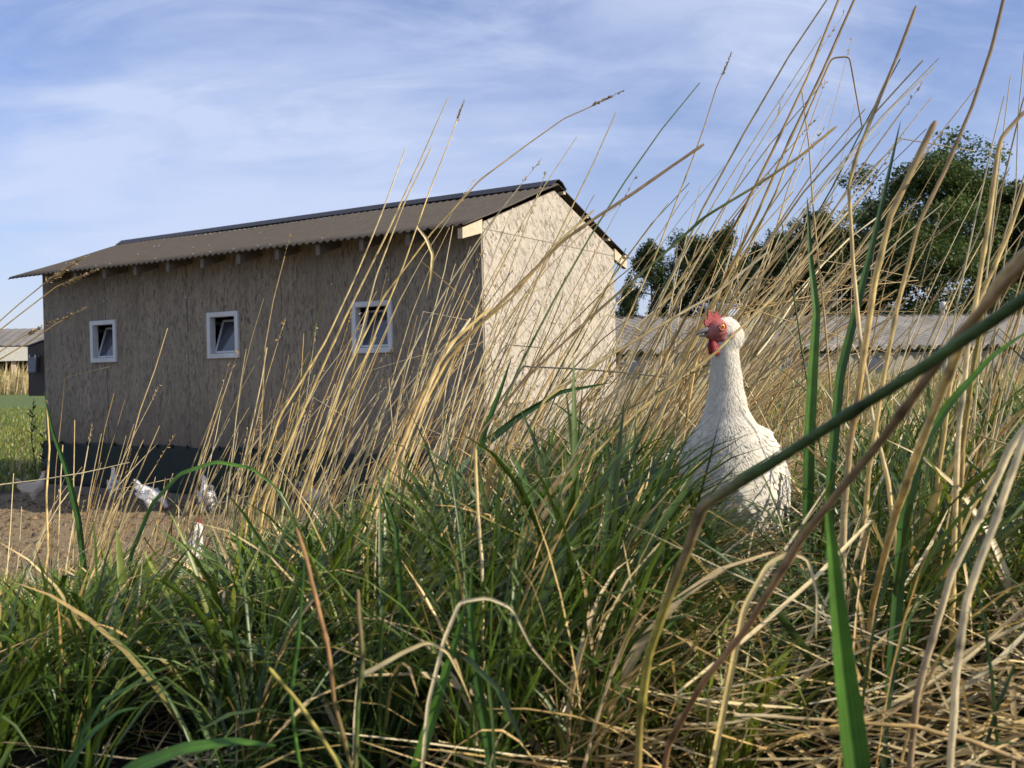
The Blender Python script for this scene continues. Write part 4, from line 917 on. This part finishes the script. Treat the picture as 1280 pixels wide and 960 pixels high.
M['face'] = skinmat('face_red', (.52, .15, .125), .55, 700, .001)
M['lobe'] = skinmat('ear_lobe', (.50, .30, .28), .6, 500, .0006)
M['beak'] = plain('beak_horn', (.20, .18, .155), .35, .3, 120)
M['leg'] = plain('leg_yellow', (.36, .30, .16), .6, .25, 200, .001)
def ico(cen, rad, sub=2, rot=None):
    import bmesh
    bm = bmesh.new(); bmesh.ops.create_icosphere(bm, subdivisions=sub, radius=1.0)
    Vv = np.array([v.co[:] for v in bm.verts]); Ff = [tuple(q.index for q in f.verts) for f in bm.faces]; bm.free()
    Vv = Vv*np.array(rad)
    if rot is not None: Vv = Vv@np.array(rot).T
    return Vv+np.array(cen), Ff
def blob(ells, voxel, it=6):
    b = MB()
    for e in ells:
        v_, f_ = ico(*e); b.poly(v_, f_)
    tmp = b.build('tmp', None)
    q = tmp.modifiers.new('r', 'REMESH'); q.mode = 'VOXEL'; q.voxel_size = voxel; q.use_smooth_shade = True
    q = tmp.modifiers.new('s', 'SMOOTH'); q.factor = .6; q.iterations = it
    dg = bpy.context.evaluated_depsgraph_get(); dg.update()
    me = bpy.data.meshes.new_from_object(tmp.evaluated_get(dg)); bpy.data.objects.remove(tmp)
    return me
def chain(ctrl, step=.35):
    out = []
    for (p0, r0), (p1, r1) in zip(ctrl[:-1], ctrl[1:]):
        p0, p1, r0, r1 = map(np.array, (p0, p1, r0, r1)); n = max(1, int(np.linalg.norm(p1-p0)/(step*min(r0.min(), r1.min()))))
        for k in range(n):
            f = k/n; f2 = f*f*(3-2*f)*.5+f*.5; out.append((p0+(p1-p0)*f, r0+(r1-r0)*f2))
    out.append((np.array(ctrl[-1][0]), np.array(ctrl[-1][1]))); return out
def feathers_on(me, n, size, seed, clear, tint, lift=.0016, slim=.42):
    r = np.random.default_rng(seed)
    me.calc_loop_triangles(); nv = len(me.vertices); co = np.empty(nv*3); me.vertices.foreach_get('co', co); co = co.reshape(-1, 3)
    no = np.empty(nv*3); me.vertices.foreach_get('normal', no); no = no.reshape(-1, 3)
    nt_ = len(me.loop_triangles); tri = np.empty(nt_*3, np.int32); me.loop_triangles.foreach_get('vertices', tri); tri = tri.reshape(-1, 3)
    A = co[tri]; ar = np.linalg.norm(np.cross(A[:, 1]-A[:, 0], A[:, 2]-A[:, 0]), axis=1); pick = r.choice(nt_, n, p=ar/ar.sum())
    w = r.dirichlet((1, 1, 1), n); P = (co[tri[pick]]*w[..., None]).sum(1); Nn = (no[tri[pick]]*w[..., None]).sum(1); Nn /= np.linalg.norm(Nn, axis=1, keepdims=True)
    ok = ~clear(P, Nn); P, Nn = P[ok], Nn[ok]; n = len(P)
    f = np.stack([-.5-.8*np.clip(Nn[:, 2], 0, 1), 0*P[:, 0], -.9+0*P[:, 0]], -1)+r.normal(0, .13, (n, 3)); f -= (f*Nn).sum(1, keepdims=True)*Nn; f /= np.linalg.norm(f, axis=1, keepdims=True)
    sd_ = np.cross(Nn, f); ln = size(P)*r.uniform(.75, 1.25, n); wd = ln*slim
    K = 5; s = np.linspace(0, 1, K); prof = np.array([.35, .85, 1, .8, .12]); h = np.array([-.0012, .0002, .0008, .0012, .0010])/.0012
    C0 = P[:, None]+f[:, None]*(s[None, :]*ln[:, None])[..., None]+Nn[:, None]*(h[None, :]*lift*(ln/.03)[:, None]*r.uniform(.6, 1.4, n)[:, None])[..., None]
    hw = wd[:, None]*.5*prof[None]
    V = np.stack([C0-sd_[:, None]*hw[..., None]-Nn[:, None]*hw[..., None]*.07, C0, C0+sd_[:, None]*hw[..., None]-Nn[:, None]*hw[..., None]*.07], 2)
    base = (np.arange(n)*K*3)[:, None, None]; i = (np.arange(K-1)*3)[None, :, None]; k = np.arange(2)[None, None]
    Fq = np.stack([base+i+k, base+i+k+1, base+i+3+k+1, base+i+3+k], -1).reshape(-1, 4)
    c = np.array(tint)[None]*r.uniform(.93, 1.05, (n, 1)); return V.reshape(-1, 3), Fq, np.repeat(c, K*3, 0)
def quill(root_, tip, nrm, w, tint, bend=0.0, K=8):
    root_, tip, nrm = map(lambda q: np.array(q, float), (root_, tip, nrm)); d = tip-root_; Ln = np.linalg.norm(d); d /= Ln; nrm = nrm-(nrm@d)*d; nrm /= np.linalg.norm(nrm); sd_ = np.cross(nrm, d)
    s = np.linspace(0, 1, K); prof = np.clip(np.minimum(.45+1.4*s, 1)*np.sqrt(np.clip(1-s**4, 0, 1)), .08, 1)
    Cn = root_+d*(s*Ln)[:, None]+nrm*(bend*Ln*(s-s*s)*1.0)[:, None]
    V = np.stack([Cn-sd_*(w*.5*prof)[:, None]-nrm*(w*.08*prof)[:, None], Cn+nrm*w*.03, Cn+sd_*(w*.5*prof)[:, None]-nrm*(w*.08*prof)[:, None]], 1)
    i = (np.arange(K-1)*3)[:, None]; k = np.arange(2)[None]
    return V.reshape(-1, 3), np.stack([i+k, i+k+1, i+3+k+1, i+3+k], -1).reshape(-1, 4), np.tile(np.array(tint), (K*3, 1))
def make_hen(label, loc, rz, sc, pose, yaw, tint=(.80, .79, .74), fine=False, tailup=.6, headpitch=0.0, group='white hens'):
    root = empty('hen', loc, rz, label, 'hen', group); root.scale = (sc, sc, sc)
    if pose == 'alert':    # upright, neck stretched
        ctrl = [((-.135, 0, .20), (.045, .045, .045)), ((-.085, 0, .20), (.085, .082, .085)), ((-.02, 0, .185), (.10, .088, .105)), ((.03, 0, .225), (.082, .081, .095)), ((.046, 0, .285), (.058, .061, .07)), ((.055, 0, .345), (.0375, .038, .045)), ((.060, 0, .395), (.030, .0305, .034)), ((.066, 0, .44), (.0262, .0265, .03)), ((.070, 0, .475), (.0255, .024, .026))]
        hd = np.array([.077, 0, .492]); tail = np.array([-.15, 0, .20]); tailup = -.2
    elif pose == 'stand':
        ctrl = [((-.16, 0, .26), (.04, .04, .04)), ((-.10, 0, .225), (.075, .075, .075)), ((-.02, 0, .205), (.095, .083, .088)), ((.055, 0, .23), (.07, .07, .075)), ((.085, 0, .285), (.048, .05, .05)), ((.10, 0, .335), (.034, .035, .036)), ((.11, 0, .375), (.026, .027, .028)), ((.118, 0, .40), (.0245, .023, .025))]
        hd = np.array([.125, 0, .41]); tail = np.array([-.175, 0, .285])
    else:                  # pecking, head down
        ctrl = [((-.15, 0, .29), (.04, .04, .04)), ((-.09, 0, .245), (.075, .075, .075)), ((-.01, 0, .205), (.095, .083, .085)), ((.07, 0, .19), (.065, .066, .065)), ((.12, 0, .165), (.045, .046, .045)), ((.155, 0, .12), (.03, .031, .032)), ((.175, 0, .08), (.0245, .024, .026))]
        hd = np.array([.185, 0, .062]); tail = np.array([-.165, 0, .32]); headpitch = .95
    ells = [(c_, r_) for c_, r_ in chain(ctrl)]
    hR = Matrix.Rotation(yaw, 3, 'Z')@Matrix.Rotation(headpitch, 3, 'Y'); hRn = np.array(hR)
    def H(p_): return hd+hRn@np.array(p_)
    ells += [(H((-.004, 0, .0)), (.0275, .0215, .0245), 2, hRn), (H((.010, 0, -.003)), (.018, .016, .018), 2, hRn), (H((-.012, 0, -.012)), (.026, .023, .026), 2, hRn)]
    for s2 in (-1, 1):
        ells += [((-.02, .045*s2, .15), (.050, .036, .055)), ((-.015, .048*s2, .105), (.028, .024, .035)), ((-.01, .05*s2, .078), (.016, .014, .02))]
        if fine: ells += [((-.035, .062*s2, .205), (.09, .032, .085)), ((.015, .054*s2, .25), (.05, .032, .065)), ((.03, .045*s2, .285), (.035, .026, .045))]
    me = blob(ells, .0045 if fine else .006, 13 if fine else 5); me.name = 'body'
    at_ = me.attributes.new('tint', 'FLOAT_COLOR', 'POINT'); cc = np.ones((len(me.vertices), 4), np.float32); cc[:, :3] = tint; at_.data.foreach_set('color', cc.ravel())
    for q in me.polygons: q.use_smooth = True
    link('body', me, M['feather'], root)
    hinv = hRn.T
    def clear(P, Nn):
        q = (P-hd)@hRn; return ((q[:, 0] > .004) & (np.abs(q[:, 2]+.002) < .03) & (q[:, 0] < .06)) | (P[:, 2] < .07)
    def size(P): 
        dh = np.linalg.norm(P-hd, axis=1); return np.interp(dh, [0, .035, .1, .2, .3], [.006, .010, .019, .032, .042])
    fe = feathers_on(me, 5000 if fine else 2500, size, 5, clear, tint, .0001 if fine else .0008)
    if fine:      # soft barbs that blur the outline
        fz = feathers_on(me, 26000, lambda P: size(P)*.40+.004, 6, clear, tint, .0022, .10)
        fe = merge([fe, fz])
    link('plumage', mesh_np('plumage', *fe, True), M['feather'], root)
    # wings
    for s2 in (1, -1):
        parts = []
        if pose == 'alert': sh = np.array([.02, .093*s2, .265]); end = np.array([-.16, .052*s2, .14]); low = np.array([-.02, .094*s2, .11])
        else: sh = np.array([.04, .080*s2, .25]); end = np.array([-.20, .045*s2, .235]); low = np.array([-.06, .094*s2, .16])
        nq = 13 if fine else 8
        for k in range(nq):     # flight feathers fanned from the lower edge up to the back
            f = k/(nq-1); q0 = low*(1-f)+end*f; r0 = sh*(.42 if fine else (1-.35*f))+(q0*.58 if fine else low*.35*f)+(np.array([0, .001*s2, 0]) if fine else np.array([-.03, .004*s2*(1-f), -.03*f])); tp = low*(1-f)+end*f+np.array([-.03*math.sin(f*3), .006*s2*(1-f), -.012*(1-f)])
            parts.append(quill(r0, tp, (0, s2, .25), .030, np.array(tint)*(1-.05*(k % 2)), .08))
        for row, (a0, ln_) in enumerate(() if fine else ((.35, .075), (.18, .055), (.02, .04))):
            for k in range(10 if fine else 5):
                f = k/9.0 if fine else k/4.0; a_ = sh*(1-a0)+(low*(1-f)+end*f)*a0+np.array([0, .004*s2*(row+1), .02*f]); dr = (low*(1-f)+end*f)-sh; dr /= np.linalg.norm(dr)
                parts.append(quill(a_, a_+dr*ln_+np.array([0, .001*s2, 0]), (0, s2, .2), .030, np.array(tint)*(.97+.03*(k % 2)), .12, 6))
        link('wing', mesh_np('wing', *merge(parts), True), M['feather'], root)
    # tail fan
    parts = []
    for k in range(12 if fine else 9):
        a_ = (k/(11.0 if fine else 8.0)-.5)*2; up_ = math.cos(a_*1.2)
        parts.append(quill(tail+np.array([.03, a_*.012, 0]), tail+np.array([-.065, a_*.042, .03+.085*tailup*up_]), (a_*1.0, 0, 1) if abs(a_) > .01 else (.2, .9, .4), .04, tint, .1, 7))
        parts.append(quill(tail+np.array([.03, a_*.012, 0]), tail+np.array([-.055, a_*.025, .02+.10*tailup*up_]), (0, 1, a_), .038, tint, .05, 7))
    link('tail', mesh_np('tail', *merge(parts), True), M['feather'], root)
    # face
    fm = blob([(H((.008, 0, -.001)), (.0225, .0205, .0205), 3, hRn), (H((.020, 0, -.006)), (.014, .0135, .012), 3, hRn), (H((.004, 0, -.014)), (.018, .0175, .012), 3, hRn)], .0016 if fine else .004, 3); fm.name = 'face'
    for q in fm.polygons: q.use_smooth = True
    face = link('face', fm, M['face'], root)
    def loft(secs, nn=10):
        b = MB(); pts = []
        for (x, z, hw, hh, z2) in secs:
            for k in range(nn):
                q = 2*math.pi*k/nn; pts.append(H((x, hw*math.cos(q), z+hh*math.sin(q)-(z2 if math.sin(q) < 0 else 0))))
        fs = [(i_*nn+k, i_*nn+(k+1) % nn, (i_+1)*nn+(k+1) % nn, (i_+1)*nn+k) for i_ in range(len(secs)-1) for k in range(nn)]
        fs += [tuple(range(nn))[::-1], tuple((len(secs)-1)*nn+k for k in range(nn))]
        b.poly(pts, fs); return b
    bk = loft([(.022, .0005, .0085, .0065, 0), (.031, 0, .0078, .0060, 0), (.039, -.0015, .0055, .0046, 0), (.046, -.0045, .0032, .0032, 0), (.051, -.009, .0008, .0009, 0)]).build('beak', M['beak'], root, True)
    loft([(.022, -.0085, .0072, .0030, 0), (.033, -.0092, .0058, .0024, 0), (.042, -.0098, .0035, .0016, 0), (.046, -.0098, .0008, .0006, 0)]).build('lower_beak', M['beak'], root, True)
    # comb: thick serrated blade
    out = [(.034, .004), (.038, .012), (.037, .019), (.033, .018), (.031, .030), (.030, .041), (.025, .034), (.021, .027), (.015, .034), (.010, .036), (.008, .028), (.003, .024), (-.003, .027), (-.006, .024), (-.006, .018), (0, .016), (.012, .016), (.024, .010)]
    out = [(.016+(x_-.016)*.86, .016+(z_-.016)*.80) if z_ > .016 else (x_*.94, z_) for x_, z_ in out]; n_o = len(out); b = MB(); th = .0022
    cx_, cz_ = .014, .022
    pts = [H((x, th*(-1), z)) for x, z in out]+[H((x, th, z)) for x, z in out]
    mid_ = [H((cx_+(x-cx_)*1.06, 0, cz_+(z-cz_)*1.06)) for x, z in out]
    pts2 = pts+mid_
    b.poly(pts2, [tuple(range(n_o))[::-1], tuple(n_o+k for k in range(n_o))]+[(k, (k+1) % n_o, 2*n_o+(k+1) % n_o, 2*n_o+k) for k in range(n_o)]+[(2*n_o+k, 2*n_o+(k+1) % n_o, n_o+(k+1) % n_o, n_o+k) for k in range(n_o)])
    b.build('comb', M['comb'], root, False)
    for s2 in (1, -1):
        wm_ = blob([(H((.020, .006*s2, -.018)), (.006, .0035, .008), 2, hRn), (H((.020, .0075*s2, -.027)), (.0080, .0035, .010), 2, hRn), (H((.018, .008*s2, -.036)), (.0085, .0035, .009), 2, hRn)], .0016 if fine else .004, 3); wm_.name = 'wattle'
        link('wattle', wm_, M['comb'], root)
        ev, ef = ico(H((-.007, .0195*s2, -.010)), (.0060, .0022, .0075), 2, hRn); b = MB(); b.poly(ev, ef); b.build('ear_lobe', M['lobe'], root, True)
        ec = H((.0115, .0192*s2, .0045))
        b = MB(); ring = [H((.0115+.0066*math.cos(q), .0208*s2, .0045+.0060*math.sin(q))) for q in np.linspace(0, 2*math.pi, 18)]; b.tube(ring, .0012, 6); b.build('eyelid', M['face'], root, True)
        ev, ef = ico(ec, (.0054, .0034, .0054), 3, hRn); b = MB(); b.poly(ev, ef); eye = b.build('eye', M['iris'], root, True)
        ev, ef = ico(H((.0115, .0212*s2, .0045)), (.0025, .0018, .0025), 2, hRn); b = MB(); b.poly(ev, ef); b.build('pupil', M['pupil'], eye, True)
    for s2 in (1, -1):
        b = MB(); ft = np.array([.0, .048*s2, 0.006]); b.tube([(-.01, .05*s2, .095), (-.016, .049*s2, .06), (-.004, .048*s2, .02), tuple(ft)], [.008, .0052, .005, .006], 8)
        for a_ in (-.5, 0, .5, math.pi): 
            ln_ = .05 if a_ != math.pi else .022; d = np.array([math.cos(a_), math.sin(a_), 0]); b.tube([tuple(ft), tuple(ft+d*ln_*.5+np.array([0, 0, .003])), tuple(ft+d*ln_*.9), tuple(ft+d*ln_*1.15+np.array([0, 0, -.004]))], [.0055, .0042, .0035, .001], 6)
        b.build('leg', M['leg'], root, True)
    return root
M['iris'] = plain('iris', (.62, .25, .06), .12, .2, 300); M['pupil'] = plain('pupil', (.006, .005, .005), .08)
mt_i = M['iris'].node_tree.nodes['Principled BSDF']; mt_i.inputs['Coat Weight'].default_value = .6
hx, hy = HEN
MAIN_YAW = -R(56)
make_hen('white hen with red comb standing alert in the tall grass, looking left', (hx-.008, hy, float(terrain(hx, hy))), math.atan2(-.93, -.35), 1.025, 'alert', MAIN_YAW, (.76, .71, .60), True)
def spot(px, py):
    D = CAM_Z*F_PX/(py-hz_y(px)); return (px-640)/F_PX*D, D
for px, py, rz, sc, pose, yaw, lab, tint in [
  (40, 630, R(38), .92, 'stand', 0, 'cream hen walking right at the left edge of the yard', (.74, .64, .50)),
  (141, 627, R(122), .98, 'stand', .5, 'white hen standing upright against the dark tarp, second from the left', (.78, .78, .76)),
  (187, 640, R(-8), .95, 'peck', 0, 'white hen bent down pecking between the straws in front of the tarp', (.78, .78, .76)),
  (255, 644, R(118), 1.0, 'stand', .3, 'plump white hen turned away at the shady foot of the coop wall', (.80, .80, .79)),
  (396, 645, R(20), .95, 'peck', 0, 'white hen nearly hidden behind straws right of the plump one', (.78, .78, .76))]:
    x, y = spot(px, py); make_hen(lab, (x, y, float(terrain(x, y))), rz, sc*.78, pose, yaw, tint)
q = at(222, 740, 3.45); make_hen('white hen half hidden in the grass at the near edge of the sunny yard', (q[0], q[1], float(terrain(q[0], q[1]))), R(72), 1.0, 'stand', .3, (.80, .79, .76))
